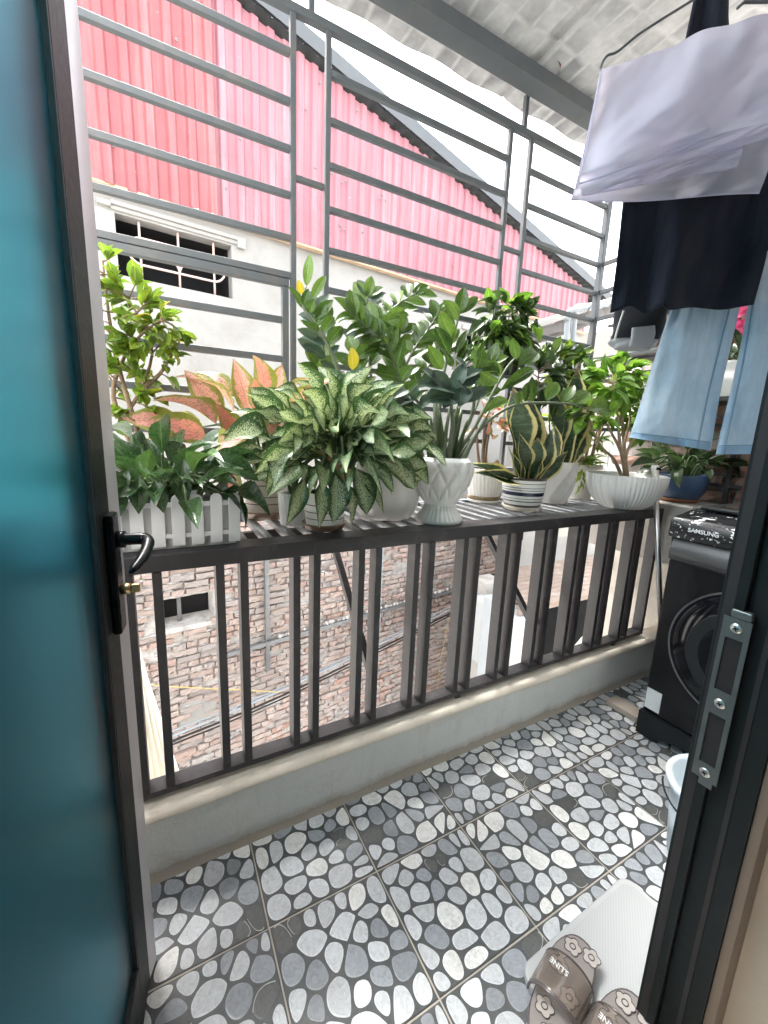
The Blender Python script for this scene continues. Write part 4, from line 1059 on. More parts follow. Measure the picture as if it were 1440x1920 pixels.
pot(zz1, zc_, fine([(.075, 0), (.100, .012), (.122, .06), (.126, .12), (.118, .175), (.112, .205)]), MAT['white'])
def PX(px, py, y): return at_y(px, py, y)
B = lambda dx, dy=0: zc_ + Vector((dx, dy, .185))
zz_stem(zz1, [B(-.05), PX(650, 790, 1.34), PX(641, 719, 1.35), PX(627, 676, 1.355), PX(607, 632, 1.36), PX(592, 609, 1.365), PX(569, 577, 1.37), PX(573, 536, 1.38)], 0, .42, .094, .009)
zq = lambda x_, y__: (540 + x_ / 3.4275, 460 + y__ / 3.4286)
for b__, t__, w__, k__ in (((115, 265), (140, 50), .30, 0), ((150, 345), (243, 188), .32, 0), ((88, 372), (3, 262), .36, 0), ((97, 390), (130, 275), .42, 0), ((140, 435), (166, 340), .46, 0), ((185, 505), (242, 375), .46, 0), ((215, 565), (297, 447), .45, 0), ((255, 640), (352, 507), .48, 0), ((88, 315), (64, 222), .5, 2), ((212, 605), (58, 538), .34, 1), ((235, 725), (95, 632), .40, 1), ((305, 812), (203, 743), .40, 1), ((170, 480), (290, 345), .4, 0), ((200, 545), (110, 500), .45, 0), ((250, 640), (160, 600), .4, 1), ((190, 760), (130, 690), .5, 0), ((180, 690), (60, 600), .42, 1), ((200, 820), (70, 760), .42, 0), ((265, 700), (330, 640), .45, 1)):
    leaf_px(zz1, (P_ZZ, P_ZZO, P_ZZY)[k__], zq(b__[0], b__[1]), zq(t__[0], t__[1]), 1.36 + (.03 if k__ == 1 else 0), w__ * 1.12)
zz_stem(zz1, [B(-.06, .03), PX(640, 800, 1.42), PX(617, 715, 1.44), PX(602, 640, 1.46), PX(590, 585, 1.48)], 6, .45, .088, mats=P_ZZO + P_ZZ)
zz_stem(zz1, [B(0), PX(700, 790, 1.36), PX(662, 695, 1.37), PX(695, 628, 1.38), PX(735, 580, 1.39), PX(782, 548, 1.40)], 9, .40, .090, .0085, yellow=.03)
zz_stem(zz1, [B(.03), PX(752, 790, 1.37), PX(752, 728, 1.36), PX(728, 655, 1.35), PX(694, 620, 1.345), PX(660, 590, 1.34)], 9, .36, .088)
zz_stem(zz1, [B(.04, .03), PX(735, 760, 1.42), PX(768, 670, 1.44), PX(800, 622, 1.46), PX(822, 588, 1.47)], 8, .42, .080)
zz_stem(zz1, [B(-.02, .04), PX(700, 760, 1.45), PX(690, 660, 1.48), PX(682, 600, 1.50), PX(690, 552, 1.50)], 7, .45, .082, mats=P_ZZ + P_ZZO)
zz_stem(zz1, [B(.05, .05), PX(770, 760, 1.46), PX(795, 700, 1.48), PX(830, 650, 1.5)], 6, .4, .085)
zz_stem(zz1, [B(.02, .06), PX(730, 780, 1.48), PX(735, 700, 1.5), PX(752, 620, 1.52)], 6, .45, .085, mats=P_ZZ)
add_leaf(zz1, P_ZZY[0], PX(660, 694, 1.335), (-.1, -.2, .6), TOCAM((.5, 1.3, 1.4)) + Vector((.5, 0, .2)), .075, .046)
# --- ZZ plant in the quilted goblet pot ---------------------------------------------------------------------------------
gc = Vector((.948, 1.19, SZ)); gc = at_z(822, 976, SZ)
zz2 = thing('zz_plant', 'zz plant with broad glossy leaves in a quilted white goblet pot', 'plant', gc)
KG = 1.0
gp_ = fine([(.085, 0), (.087, .010), (.080, .022), (.062, .046), (.058, .066), (.063, .074), (.080, .100), (.104, .145), (.113, .190), (.108, .220), (.094, .233)], 64)
def quilt(th, i, r, z):
    if z < .012: return r
    if z < .064: return r * (1 + .022 * math.cos(th * 30))
    if z < .080: return r
    u = th * 11 / (2 * math.pi) * 1.0; w_ = (z - .08) / .058
    a_ = abs(((u + w_ * .5) % 1) - .5) * 2; b_ = abs(((u - w_ * .5) % 1) - .5) * 2
    d_ = min(1 - a_, 1 - b_); fade = min(1, (z - .08) / .02) * min(1, max(0, (.225 - z) / .02))
    return r + .004 * fade * d_ - .007 * fade * math.exp(-(d_ / .13) ** 2)
pot(zz2, gc, gp_, MAT['white'], quilt, 180)
B2 = lambda dx, dy=0: gc + Vector((dx, dy, .21))
zz_stem(zz2, [B2(0), PX(822, 800, 1.22), PX(832, 702, 1.22), PX(849, 635, 1.22), PX(862, 585, 1.22)], 0, .50, .098, .0085)
for b__, t__, w__ in (((1100, 440), (1132, 262), .48), ((1085, 485), (1005, 345), .50), ((1055, 600), (972, 420), .46), ((1030, 700), (950, 515), .44), ((990, 800), (902, 640), .42), ((1108, 440), (1225, 322), .34), ((1050, 640), (1105, 520), .3), ((1070, 700), (1150, 540), .26), ((1090, 740), (1158, 590), .26), ((1080, 780), (1150, 640), .28), ((1060, 780), (1010, 690), .4)):
    leaf_px(zz2, P_ZZ, zq(*b__), zq(*t__), 1.21, w__ * 1.1, -.01)
for p_ in ([B2(.01, -.02), PX(848, 800, 1.16), PX(846, 760, 1.12), PX(852, 738, 1.09)], [B2(-.03, -.01), PX(806, 815, 1.14), PX(790, 765, 1.11), PX(764, 733, 1.09)], [B2(.03, .02), PX(880, 790, 1.24), PX(890, 740, 1.2), PX(895, 695, 1.18)], [B2(-.02, .02), PX(815, 800, 1.2), PX(818, 750, 1.2), PX(822, 722, 1.18)]): zz_stem(zz2, p_, 0, .6, .1, .0095)
for b__, t__, w__ in (((1060, 945), (868, 856), .52), ((1082, 985), (892, 968), .55), ((1112, 905), (1110, 1025), .85), ((1062, 930), (1142, 752), .50), ((1115, 905), (1238, 832), .50), ((1130, 1012), (1297, 905), .44), ((1062, 885), (1252, 788), .40), ((1212, 805), (1262, 662), .55), ((1200, 812), (1372, 792), .46), ((1262, 765), (1372, 815), .5), ((762, 932), (640, 965), .5), ((790, 992), (690, 1015), .45), ((800, 1000), (835, 900), .4), ((800, 1010), (730, 1110), .4), ((1040, 960), (1000, 1050), .45), ((1180, 960), (1090, 870), .45), ((900, 960), (850, 1050), .4), ((1150, 830), (1080, 720), .42), ((960, 900), (870, 790), .4)):
    leaf_px(zz2, P_ZZO if b__[0] < 1200 else P_ZZ + P_ZZO, zq(*b__), zq(*t__), 1.09, w__ * 1.1, -.035, Vector((-.25, -.75, .6)))
zz_stem(zz2, [B2(.04, .0), PX(890, 800, 1.20), PX(922, 740, 1.19), PX(950, 690, 1.18), PX(972, 665, 1.18)], 0, .50, .100, .008)
zz_stem(zz2, [B2(.05, -.01), PX(905, 800, 1.16), PX(957, 763, 1.12), PX(1013, 755, 1.10), PX(1073, 758, 1.09), PX(1104, 769, 1.08)], 0, .50, .080, .007)
zr = lambda x_, y__: (780 + x_ / 3, 520 + y__ / 3)
for b__, t__, w__ in (((652, 700), (652, 556), .36), ((735, 695), (803, 575), .52), ((815, 702), (890, 608), .55), ((880, 712), (985, 640), .50), ((962, 745), (1112, 728), .50), ((575, 492), (700, 408), .52), ((566, 462), (540, 340), .42), ((470, 640), (690, 495), .20), ((500, 620), (560, 590), .5), ((590, 640), (560, 720), .5), ((610, 700), (630, 590), .3), ((460, 590), (340, 520), .5), ((470, 560), (380, 470), .45), ((520, 700), (390, 740), .35), ((900, 715), (960, 690), .5)):
    leaf_px(zz2, P_ZZ, zr(*b__), zr(*t__), 1.10, w__ * 1.1, -.01)
zz_stem(zz2, [B2(.03, .03), PX(880, 790, 1.26), PX(905, 730, 1.28), PX(920, 680, 1.29)], 4, .55, .085, mats=P_ZZ)
for k_ in range(16):                                            # crowded thick leaf stalks at the pot
    a_ = -1 + 2 * k_ / 15; dy_ = rnd(-.045, .045)
    MB().tube(catmull([B2(a_*.055, dy_), B2(a_*.075 + rnd(-.01, .01), dy_ * 1.2) + Vector((0, 0, .07)), B2(a_*.13 + rnd(-.02, .02), dy_ * 1.5) + Vector((0, 0, rnd(.15, .22)))], 8), [.0115, .0112, .0105, .0095, .0085, .0075, .0065, .0055, .004], 8).build('stem', MAT['stem'] if k_ % 3 else MAT['stemzz'], zz2, smooth=True)

# --- rosettes ------------------------------------------------------------------------------------------------------------
def rosette(root, c, n, L, Wr, protos_, pet=(.05, .14), el=(-.2, 1.45), az=None, rise=.0, stem_mat='stem', power=1.0, seed=0, flat=1.0, spread=.02):
    rg = random.Random(seed); st = MB(); c = Vector(c)
    for i in range(n):
        u = (i + .5) / n; e = el[1] + (el[0] - el[1]) * (u ** power) + rg.uniform(-.22, .22)
        a = (i * 2.39996 + rg.uniform(-.35, .35)) if az is None else rg.uniform(*az)
        h = Vector((math.cos(a), math.sin(a), 0)); pl_ = pet[0] + (pet[1] - pet[0]) * rg.uniform(.2, 1)
        b0 = c + h * rg.uniform(0, spread) ; e2 = max(e, .12)
        mid = b0 + h * (pl_ * .35 * math.cos(e2)) + UP * (pl_ * .75 * flat + rise * .5)
        tip = b0 + h * (pl_ * math.cos(e)) + UP * (pl_ * (.45 + .55 * math.sin(e)) * flat + rise)
        st.tube(catmull([b0, mid, tip], 6), [.0055, .005, .0048, .0045, .004, .0038, .0035], 6)
        e3 = e - .1 + rg.uniform(-.15, .15); d = h * math.cos(e3) + UP * math.sin(e3)
        nrm = (UP * math.cos(e3) - h * math.sin(e3)) + h.cross(UP) * rg.uniform(-.55, .55) + Vector((rg.uniform(-.2, .2), rg.uniform(-.2, .2), 0))
        l = L * rg.uniform(.65, 1.2); add_leaf(root, rg.choice(protos_), tip, d, nrm, l, l * Wr * rg.uniform(.88, 1.1))
    st.build('stems', MAT[stem_mat], root, smooth=True)
ac_ = at_z(608, 990, SZ + .004); ac_.y += 0
ag = thing('aglaonema', 'bushy green plant with white speckled leaves spilling over its pot', 'plant', ac_)
saucer(ag, ac_, .072, MAT['brownsaucer'], .022)
def lined(zs, w=.0022):
    return lambda z0_, z1_: 1 if any(abs((z0_ + z1_) / 2 - z_) < w for z_ in zs) else 0
pc = ac_ + Vector((0, 0, .008))
pot(ag, pc, fine([(.052, 0), (.058, .004), (.063, .05), (.066, .108)], 60), [MAT['whitematt'], MAT['blackline']], mif=lined((.03, .052, .075, .093), .0012))
rosette(ag, pc + Vector((.050, 0, .10)), 150, .112, .31, P_AGLA, (.06, .22), (.25, 1.5), seed=4, rise=.075)
rosette(ag, pc + Vector((.045, 0, .10)), 140, .116, .31, P_AGLA, (.08, .23), (-.35, .8), seed=8, rise=.045)
rg_ = random.Random(3)
for (px, py, dx, dz, l) in ((560, 912, -.55, -.8, .17), (600, 915, -.2, -1, .17), (628, 905, -.05, -1, .18), (650, 918, .08, -1, .17), (672, 890, .3, -.9, .19), (690, 900, .5, -.8, .17), (545, 880, -.9, -.5, .16), (735, 870, .85, -.45, .18), (530, 850, -1, -.35, .16), (700, 870, .7, -.7, .17)):
    b_ = PX(px - dx * 20, py + dz * 14, 1.10); add_leaf(ag, rg_.choice(P_AGLA[:2]), b_, (dx * .8, -.35, dz), (rg_.uniform(-.3, .3), -1, .55), l * .82, l * .33)
# --- pink aglaonema -----------------------------------------------------------------------------------------------------------
pk = at_z(497, 968, SZ + .004)
pa = thing('aglaonema', 'pink and lime leaved plant in a cream lined pot with brown saucer', 'plant', pk)
saucer(pa, pk, .082, MAT['brownsaucer'], .026)
pot(pa, pk + Vector((0, 0, .008)), fine([(.062, 0), (.070, .005), (.076, .06), (.079, .125)], 60), [MAT['cream'], MAT['blackline']], mif=lined((.045, .07, .095, .11), .0012))
pcen = pk + Vector((0, 0, .12))
rosette(pa, pcen, 24, .19, .46, P_PINK, (.12, .24), (.05, 1.35), seed=12, rise=.05)
for (px, py, dx, dy, dz, l) in ((465, 745, -.25, -.2, 1, .155), (410, 760, -.55, -.2, .9, .16), (497, 740, .35, -.1, .9, .15), (385, 790, -1, -.3, .25, .17), (340, 800, -1, -.4, .15, .15), (520, 770, .7, -.2, .6, .13), (440, 800, -.3, -.6, .6, .15), (420, 880, .2, -.6, -.9, .13)):
    b_ = PX(px, py + 28 * (1 if dz > .2 else 0), 1.43); add_leaf(pa, P_PINK[0], b_, (dx, dy, dz), (.1, -1, .35), l * 1.08, l * .56)
# --- peace lily in the picket planter -------------------------------------------------------------------------------------
q0 = at_z(286, 1034, SZ); q1 = at_z(446, 1020, SZ)
lx = (q1 - q0).normalized(); ly = Vector((-lx.y, lx.x, 0))
LMx = Matrix((lx, ly, UP)).transposed().to_4x4(); LMx.translation = q0
Wp = (q1 - q0).length; 
pp = thing('peace_lily', 'dark green peace lily in a white picket fence planter box', 'plant', q0)
MAT['picket'] = dull('white plastic picket', (.72, .73, .74), .5, 0, .05, 6, dirt=(.55, .5, .45), dirt_amt=.3)
MAT['tray'] = dull('grey plastic box', (.46, .47, .47), .55, 0, .08, 6)
X0 = -.09; X1 = Wp + .008; Dp = .135
tb = MB(); 
for lo, hi in (((X0 + .01, .012, 0), (X1 - .01, .018, .115)), ((X0 + .01, Dp - .018, 0), (X1 - .01, Dp - .012, .115)), ((X0 + .01, .018, 0), (X0 + .016, Dp - .018, .115)), ((X1 - .016, .018, 0), (X1 - .010, Dp - .018, .115)), ((X0 + .016, .018, 0.001), (X1 - .016, Dp - .018, .01))): tb.box(lo, hi, 0, LMx)
tb.build('box', MAT['tray'], pp)
MB().box((X0 + .017, .019, .01), (X1 - .017, Dp - .019, .098), 0, LMx).build('soil', MAT['soil'], pp)
for z_ in (.028, .108):
    for y_ in (.0062, Dp - .0102): MB().box((X0, y_, z_), (X1, y_ + .0045, z_ + .012), 0, LMx).build('rail', MAT['picket'], pp)
    for x_ in (X0 + .005, X1 - .0095): MB().box((x_, .011, z_ + .0005), (x_ + .0045, Dp - .0105, z_ + .0115), 0, LMx).build('rail', MAT['picket'], pp)
PWH = .33 * (X1 - X0 - .032) / 6
pick = [(-PWH, .008), (PWH, .008)] + arc(0, .140 - PWH, PWH, 0, 180, 8)
def picket(M4):
    me = picket.me
    if me is None: me = picket.me = MB().prism(pick, -.0022, .0022).mesh('picket', MAT['picket'])
    o = inst('picket', me, M4, pp); md = o.modifiers.new('bevel', 'BEVEL'); md.width = .0008; md.limit_method = 'ANGLE'; return o
picket.me = None
SW = Matrix(((1,0,0,0),(0,0,-1,0),(0,1,0,0),(0,0,0,1)))
npk = 7
for i in range(npk):
    x_ = X0 + .016 + (X1 - X0 - .032) * i / (npk - 1)
    picket(LMx @ Matrix.Translation((x_, .0035, rnd(-.001, .001))) @ SW @ Matrix.Rotation(R(rnd(-1, 1)), 4, 'Z')); picket(LMx @ Matrix.Translation((x_, Dp - .0033, 0)) @ SW)
for i in range(3):
    y_ = .03 + .038 * i
    for x_ in (X0 + .0018, X1 - .0018): picket(LMx @ Matrix.Translation((x_, y_, 0)) @ Matrix.Rotation(R(90), 4, 'Z') @ SW)
lc = LMx @ Vector((.035, .07, .10))
rosette(pp, lc, 30, .135, .40, P_LILY, (.05, .15), (.15, 1.35), seed=31, spread=.05)
rosette(pp, lc + lx * .03, 22, .125, .42, P_LILY, (.05, .11), (-.3, .8), seed=37, spread=.05)
rosette(pp, lc - lx * .05, 14, .12, .42, P_LILY, (.05, .12), (-.1, 1.1), seed=39, spread=.04)
for (px, py, dx, dz, l) in ((335, 905, .1, -1, .09), (290, 920, .2, -1, .085), (262, 915, -.1, -1, .09), (405, 880, .9, -.4, .12), (345, 880, -.2, -.9, .08), (240, 900, -.4, -.8, .08)):
    add_leaf(pp, P_LILY[0], PX(px, py - 20, 1.12), (dx, -.35, dz), (0, -1, .6), l, l * .48)
# --- small fluted pot half hidden between them ------------------------------------------------------------------------------
def flute(nf, amp, twist, z1=.12): return lambda th, i, r, z: r * (1 + amp * math.cos(nf * th + twist * z))
fp = at_z(553, 982, SZ)
hp_ = thing('fluted_pot', 'small white spiral fluted pot hidden behind the speckled plant', 'pot', fp)
pot(hp_, fp, fine([(.045, 0), (.048, .004), (.052, .05), (.056, .105)], 20), MAT['white'], flute(26, .016, 34), 160)
rosette(hp_, fp + Vector((0, 0, .09)), 10, .09, .45, P_DARK, (.04, .09), (.3, 1.3), seed=66)
# --- small tree with red stems in the fluted pot behind the goblet ------------------------------------------------------------
fc_ = at_z(906, 939, SZ)
rs = thing('small_croton', 'bare stemmed plant in a white spiral fluted pot with stained foot', 'plant', fc_)
pot(rs, fc_, fine([(.078, 0), (.080, .008), (.073, .014), (.075, .03), (.086, .10), (.092, .160)], 28), MAT['whitematt'], lambda th, i, r, z: r * (1 + (.016 * math.cos(30 * th + 26 * z) if z > .02 else 0)), 160)
MB().lathe([(.0775, .013), (.080, .018), (.0785, .026), (.075, .03)], fc_, 90, lambda th, i, r, z: r + .0015 * math.cos(th * 30)).build('stain', MAT['mossy'], rs, smooth=True)
for dx, q in ((-.03, (893, 790)), (.02, (925, 770)), (.0, (908, 800))):
    MB().tube(catmull([fc_ + Vector((dx, 0, .14)), PX(905 + dx * 300, 850, 1.55), PX(*q, 1.56)], 12), [.009 - .0004*i for i in range(13)], 8).build('stem', MAT['bark'], rs, smooth=True)
for i in range(16): add_leaf(rs, random.choice(P_PINK), PX(rnd(885, 940), rnd(765, 830), 1.55), (rnd(-1, 1), rnd(-.6, .6), rnd(-.3, .8)), (0, -.5, 1), rnd(.07, .11), rnd(.035, .055))
add_leaf(rs, leaf_mesh('leaf', o_ovate, dull('dry leaf', (.50, .30, .15), .7), fold=.1, droop=.3), PX(922, 893, 1.50), (.25, -.2, .95), (0, -1, .2), .085, .075)
# --- snake plant in the navy striped pot ------------------------------------------------------------------------------------
sc = at_z(977, 955, SZ)
sn = thing('snake_plant', 'yellow edged snake plant in a white pot with navy stripes', 'plant', sc)
saucer(sn, sc, .088, MAT['cream'], .020)
sc2 = sc + Vector((0, 0, .010))
def stripes(z0_, z1_):
    z_ = (z0_ + z1_) / 2
    if z_ > .128 or .010 < z_ < .020: return 1
    if .060 < z_ < .076: return 2
    return 1 if any(abs(z_ - q) < .0013 for q in (.036, .047, .084, .096, .114)) else 0
pot(sn, sc2, fine([(.068, 0), (.076, .004), (.088, .06), (.096, .135)], 90), [MAT['white'], MAT['blackline'], MAT['navy']], mif=stripes)
st_ = sc2 + Vector((0, 0, .115))
for (dx, dy, lx_, ly_, lz, l, w_, k_) in ((-.03, -.02, -.28, -.10, 1, .22, .050, 0), (.0, -.03, -.10, -.12, 1, .20, .042, 2), (.03, -.01, .35, -.1, 1, .25, .055, 0), (.01, .02, .12, .1, 1, .40, .060, 0), (-.02, .02, -.12, .05, 1, .37, .058, 2), (.04, .01, .55, -.05, 1, .27, .055, 1), (.045, -.02, .85, -.2, .75, .23, .055, 1), (-.045, 0, -.45, -.1, 1, .17, .045, 1), (.02, .03, .3, .2, 1, .36, .055, 0), (-.01, .03, .0, .25, 1, .42, .052, 2), (0, -.035, .2, -.3, 1, .15, .030, 1), (-.05, .02, -1, .0, .35, .27, .055, 1), (-.05, .0, -1, -.15, .2, .26, .055, 1)):
    b_ = st_ + Vector((dx, dy, 0)); add_leaf(sn, P_SNAKE[k_], b_, (lx_, ly_, lz), (-lx_*.4 + rnd(-.35, .35), -1, .15), l, w_ * (1.25 if l < .3 else .95))
# --- shrubs ------------------------------------------------------------------------------------------------------------------
def bush(root, limbs, blobs, per, L, Wr, protos_, bark='bark', r0=.006, seed=1, outward=.7, hang=0.0, twig=.0018):
    rg = random.Random(seed); wood = MB(); samples = []; many = MB(); cnt = 0
    for pts in limbs:
        C_ = catmull(pts, 14); wood.tube(C_, [r0 * (1 - .75 * i / len(C_)) for i in range(len(C_))], 7); samples += C_[4:]
    for c, r_, n in blobs:
        c = Vector(c)
        for t_ in range(n):
            d = Vector((rg.gauss(0, 1), rg.gauss(0, 1), rg.gauss(0, 1))).normalized(); tip = c + Vector((d.x * r_, d.y * r_ * .8, d.z * r_)) * rg.uniform(.55, 1.0) ** .5
            src = min(samples, key=lambda q: (q - tip).length + rg.uniform(0, .03))
            tw = catmull([src, src.lerp(tip, .55) + Vector((rg.uniform(-1, 1), rg.uniform(-1, 1), rg.uniform(-.3, 1))) * (.12 * (tip - src).length), tip], 6)
            wood.tube(tw, [twig * (1.5 - .15 * i) for i in range(7)], 5)
            for k_ in range(per):
                u = rg.uniform(.45, 1) if k_ else 1.0; p = tw[min(6, int(u * 6))]; tg = (tw[6] - tw[4]).normalized()
                o_ = (p - c).normalized(); dd = tg * .7 + o_ * outward + Vector((rg.uniform(-.8, .8), rg.uniform(-.8, .8), rg.uniform(-.5, .6) - hang))
                l = L * rg.uniform(.7, 1.2)
                nr_ = UP * .8 + o_ * .5 + Vector((rg.uniform(-.5, .5), rg.uniform(-.5, .5), rg.uniform(-.1, .3))); pr_ = rg.choice(protos_); cnt += 1
                if cnt <= 295 or d.y < 0: add_leaf(root, pr_, p, dd, nr_, l, l * Wr * rg.uniform(.85, 1.15))
    wood.build('branches', MAT[bark], root, smooth=True)
ks = Vector((-.02, 1.42, SZ))
ku = thing('kumquat_shrub', 'light green small leaved shrub rising beside the door', 'plant', ks)
pot(ku, ks, fine([(.07, 0), (.075, .01), (.09, .10), (.095, .16)]), MAT['terra'])
y_ = 1.44
bush(ku, [[ks + Vector((0, 0, .14)), PX(232, 800, y_), PX(262, 735, y_), PX(285, 650, y_ + .02), PX(240, 560, y_)], [ks + Vector((0, 0, .14)), PX(215, 760, y_ + .03), PX(228, 680, y_ + .04), PX(262, 630, y_), PX(300, 600, y_ - .04)], [ks + Vector((0, 0, .14)), PX(225, 700, y_), PX(205, 600, y_ + .05), PX(192, 490, y_ + .04)], [PX(262, 735, y_), PX(300, 700, y_), PX(325, 660, y_)]],
     [(PX(235, 575, y_), .085, 14), (PX(262, 600, y_), .085, 15), (PX(298, 618, y_), .07, 12), (PX(215, 640, y_ + .03), .08, 12), (PX(292, 670, y_), .08, 14), (PX(225, 715, y_ + .02), .085, 13), (PX(262, 755, y_), .075, 9), (PX(196, 510, y_ + .03), .045, 5), (PX(218, 800, y_), .06, 6)], 4, .050, .6, P_SHRUB, seed=5, r0=.008)
# --- bonsai like shrub in the ribbed white bowl ---------------------------------------------------------------------------------
bc = at_z(1166, 950, SZ)
bb = thing('bowl_shrub', 'bright green shrub with tan trunks in a ribbed white bowl', 'plant', bc)
pot(bb, bc, fine([(.092, 0), (.105, .006), (.150, .055), (.172, .115), (.176, .160)], 40), MAT['white'], lambda th, i, r, z: r * (1 + (.020 * math.cos(44 * th + 5 * math.sin(th * 3) + 9 * z) if z > .012 else 0)), 220)
bt = bc + Vector((0, 0, .14)); MAT['tan'] = dull('tan bark', (.36, .27, .18), .85, 0, .25, 40, .3, 120)
limbs = [[bt + Vector((0, 0, 0)), PX(1165, 850, bc.y), PX(1140, 800, bc.y), PX(1115, 760, bc.y)], [bt, PX(1170, 840, bc.y), PX(1182, 780, bc.y + .02), PX(1178, 700, bc.y)], [bt + Vector((.01, 0, 0)), PX(1175, 850, bc.y), PX(1200, 800, bc.y), PX(1215, 750, bc.y)], [bt, PX(1162, 830, bc.y - .02), PX(1158, 780, bc.y - .04), PX(1150, 720, bc.y - .03)], [bt + Vector((-.01, .01, 0)), PX(1150, 860, bc.y + .03), PX(1130, 840, bc.y + .04), PX(1108, 800, bc.y + .04)], [bt, PX(1168, 800, bc.y + .04), PX(1165, 740, bc.y + .05), PX(1190, 690, bc.y + .05)]]
bush(bb, limbs, [(PX(1170, 700, bc.y), .085, 13), (PX(1135, 725, bc.y), .10, 13), (PX(1190, 745, bc.y), .09, 11), (PX(1115, 780, bc.y), .085, 9), (PX(1210, 780, bc.y), .08, 7), (PX(1160, 765, bc.y + .05), .09, 9)], 4, .082, .58, P_BRIGHT, 'tan', .0095, seed=9)
# --- shallow white pot further back ----------------------------------------------------------------------------------------------
kc = Vector((2.06, 1.49, SZ))
kb = thing('stem_plant', 'cluster of thin tan stems in a shallow white pot at the back', 'plant', kc)
pot(kb, kc, fine([(.06, 0), (.066, .006), (.078, .12), (.092, .155), (.105, .165), (.107, .185)], 30), MAT['whitematt'])
for i in range(16):
    a_ = rnd(0, 6.28); h = Vector((math.cos(a_), math.sin(a_), 0)); MB().tube(catmull([kc + h * .04 + UP * .16, kc + h * .06 + UP * .28, kc + h * rnd(.06, .12) + UP * rnd(.36, .48)], 8), .0042, 6).build('stem', MAT['tan'], kb, smooth=True)
bush(kb, [[kc + UP * .3, kc + UP * .42, kc + UP * .5 + Vector((.05, 0, 0))]], [(kc + UP * .50, .12, 16)], 4, .07, .5, P_BRIGHT, 'tan', .004, seed=15)
# --- faceted white pot with dark leaved plant ----------------------------------------------------------------------------------------
ic = at_z(1034, 941, SZ)
fa = thing('faceted_pot_plant', 'dark leaved shrub in a white diamond faceted pot', 'plant', ic)
mb = MB(); rows, seg = 7, 18; prof_ = [(.066, .0), (.078, .03), (.086, .06), (.092, .09), (.097, .12), (.101, .15), (.103, .18), (.104, .208)]
vv = []
for j, (r_, z_) in enumerate(prof_):
    for k_ in range(seg): a_ = 2 * math.pi * (k_ + (.5 if j % 2 else 0)) / seg; vv.append(ic + Vector((r_ * math.cos(a_), r_ * math.sin(a_), z_)))
ff = []
nn = len(prof_)
for j in range(nn - 1):
    for k_ in range(seg):
        a0, a1, b0, b1 = j*seg+k_, j*seg+(k_+1)%seg, (j+1)*seg+k_, (j+1)*seg+(k_+1)%seg
        if j % 2 == 0: ff += [(a0, a1, b0), (a1, b1, b0)]
        else: ff += [(a0, a1, b1), (a0, b1, b0)]
# push the middle vertex of each diamond out
mb.add(vv, ff); mb.v = [tuple(ic + (Vector(p) - ic) * 1) for p in mb.v]
for i_, p in enumerate(mb.v):
    j, k_ = divmod(i_, seg); s_ = 1.06 if (k_ % 2 == 0) == (j % 4 in (0, 1)) else .955
    if 0 < j < nn - 1: mb.v[i_] = (ic.x + (p[0]-ic.x)*s_, ic.y + (p[1]-ic.y)*s_, p[2])
mb.add([ic], []); mb.f.append(tuple(range(seg))[::-1]); mb.mi.append(0)
mb.build('pot', MAT['white'], fa)
MB().lathe([(.099, .190), (.05, .197), (.004, .195)], ic, 24).build('soil', MAT['soil'], fa, smooth=True)
bush(fa, [[ic + UP * .19, PX(1030, 800, ic.y), PX(1035, 720, ic.y)], [ic + UP * .19, PX(1050, 790, ic.y), PX(1075, 710, ic.y)], [ic + UP * .19, PX(1010, 760, ic.y), PX(1010, 700, ic.y)]], [(PX(1035, 690, ic.y), .11, 17), (PX(1075, 700, ic.y + .03), .10, 16), (PX(1000, 710, ic.y), .10, 12), (PX(1060, 745, ic.y), .10, 14)], 4, .085, .42, P_DARK + P_SHRUB[:1], 'bark', .006, seed=19)
for dx, l, k_ in ((-.05, .40, 0), (-.015, .46, 2), (.02, .44, 0), (.05, .36, 1)): add_leaf(fa, P_SNAKE[k_], ic + Vector((dx, -.04, .19)), (dx * 2.5, rnd(-.1, .1), 1), (rnd(-.4, .4), -1, .1), l, .055)
# --- trailing lime plant in the granite pot -----------------------------------------------------------------------------------------
jc = at_z(1080, 931, SZ)
li = thing('lime_plant', 'lime green trailing plant in a speckled black granite pot', 'plant', jc)
pot(li, jc, fine([(.055, 0), (.060, .004), (.085, .08), (.105, .150)], 12), MAT['granite'], seg=10)
rosette(li, jc + UP * .14, 26, .085, .30, P_LIME, (.03, .09), (-.2, 1.2), seed=23)
bush(li, [[jc + UP * .14, PX(1085, 830, jc.y), PX(1080, 780, jc.y)], [jc + UP * .14, PX(1100, 850, jc.y), PX(1110, 800, jc.y)]], [(PX(1080, 800, jc.y), .11, 18), (PX(1105, 830, jc.y), .09, 12), (PX(1060, 790, jc.y), .08, 9), (PX(1085, 850, jc.y), .09, 10)], 4, .065, .5, P_BRIGHT + P_LIME, 'tan', .005, seed=27)
for k_ in range(8): add_leaf(li, P_LIME[1], PX(1086 + rnd(-4, 6), 878 + k_ * 4.5, jc.y - .11), (rnd(-.7, .7), -.4, -.7), (0, -1, .4), .06, .018)
# --- blue bowl on the ledge -------------------------------------------------------------------------------------------------------
mc = Vector((2.37, 1.13, .9255))
bl = thing('blue_bowl_plant', 'dark glossy plant in a blue bowl on the concrete ledge', 'plant', mc)
saucer(bl, mc, .095, MAT['terra'], .02)
pot(bl, mc + UP * .010, fine([(.072, 0), (.085, .008), (.112, .06), (.118, .11), (.114, .128)], 24), MAT['bluepot'])
rosette(bl, mc + UP * .12, 44, .12, .46, P_DARK, (.05, .16), (-.25, 1.2), seed=51, spread=.06)
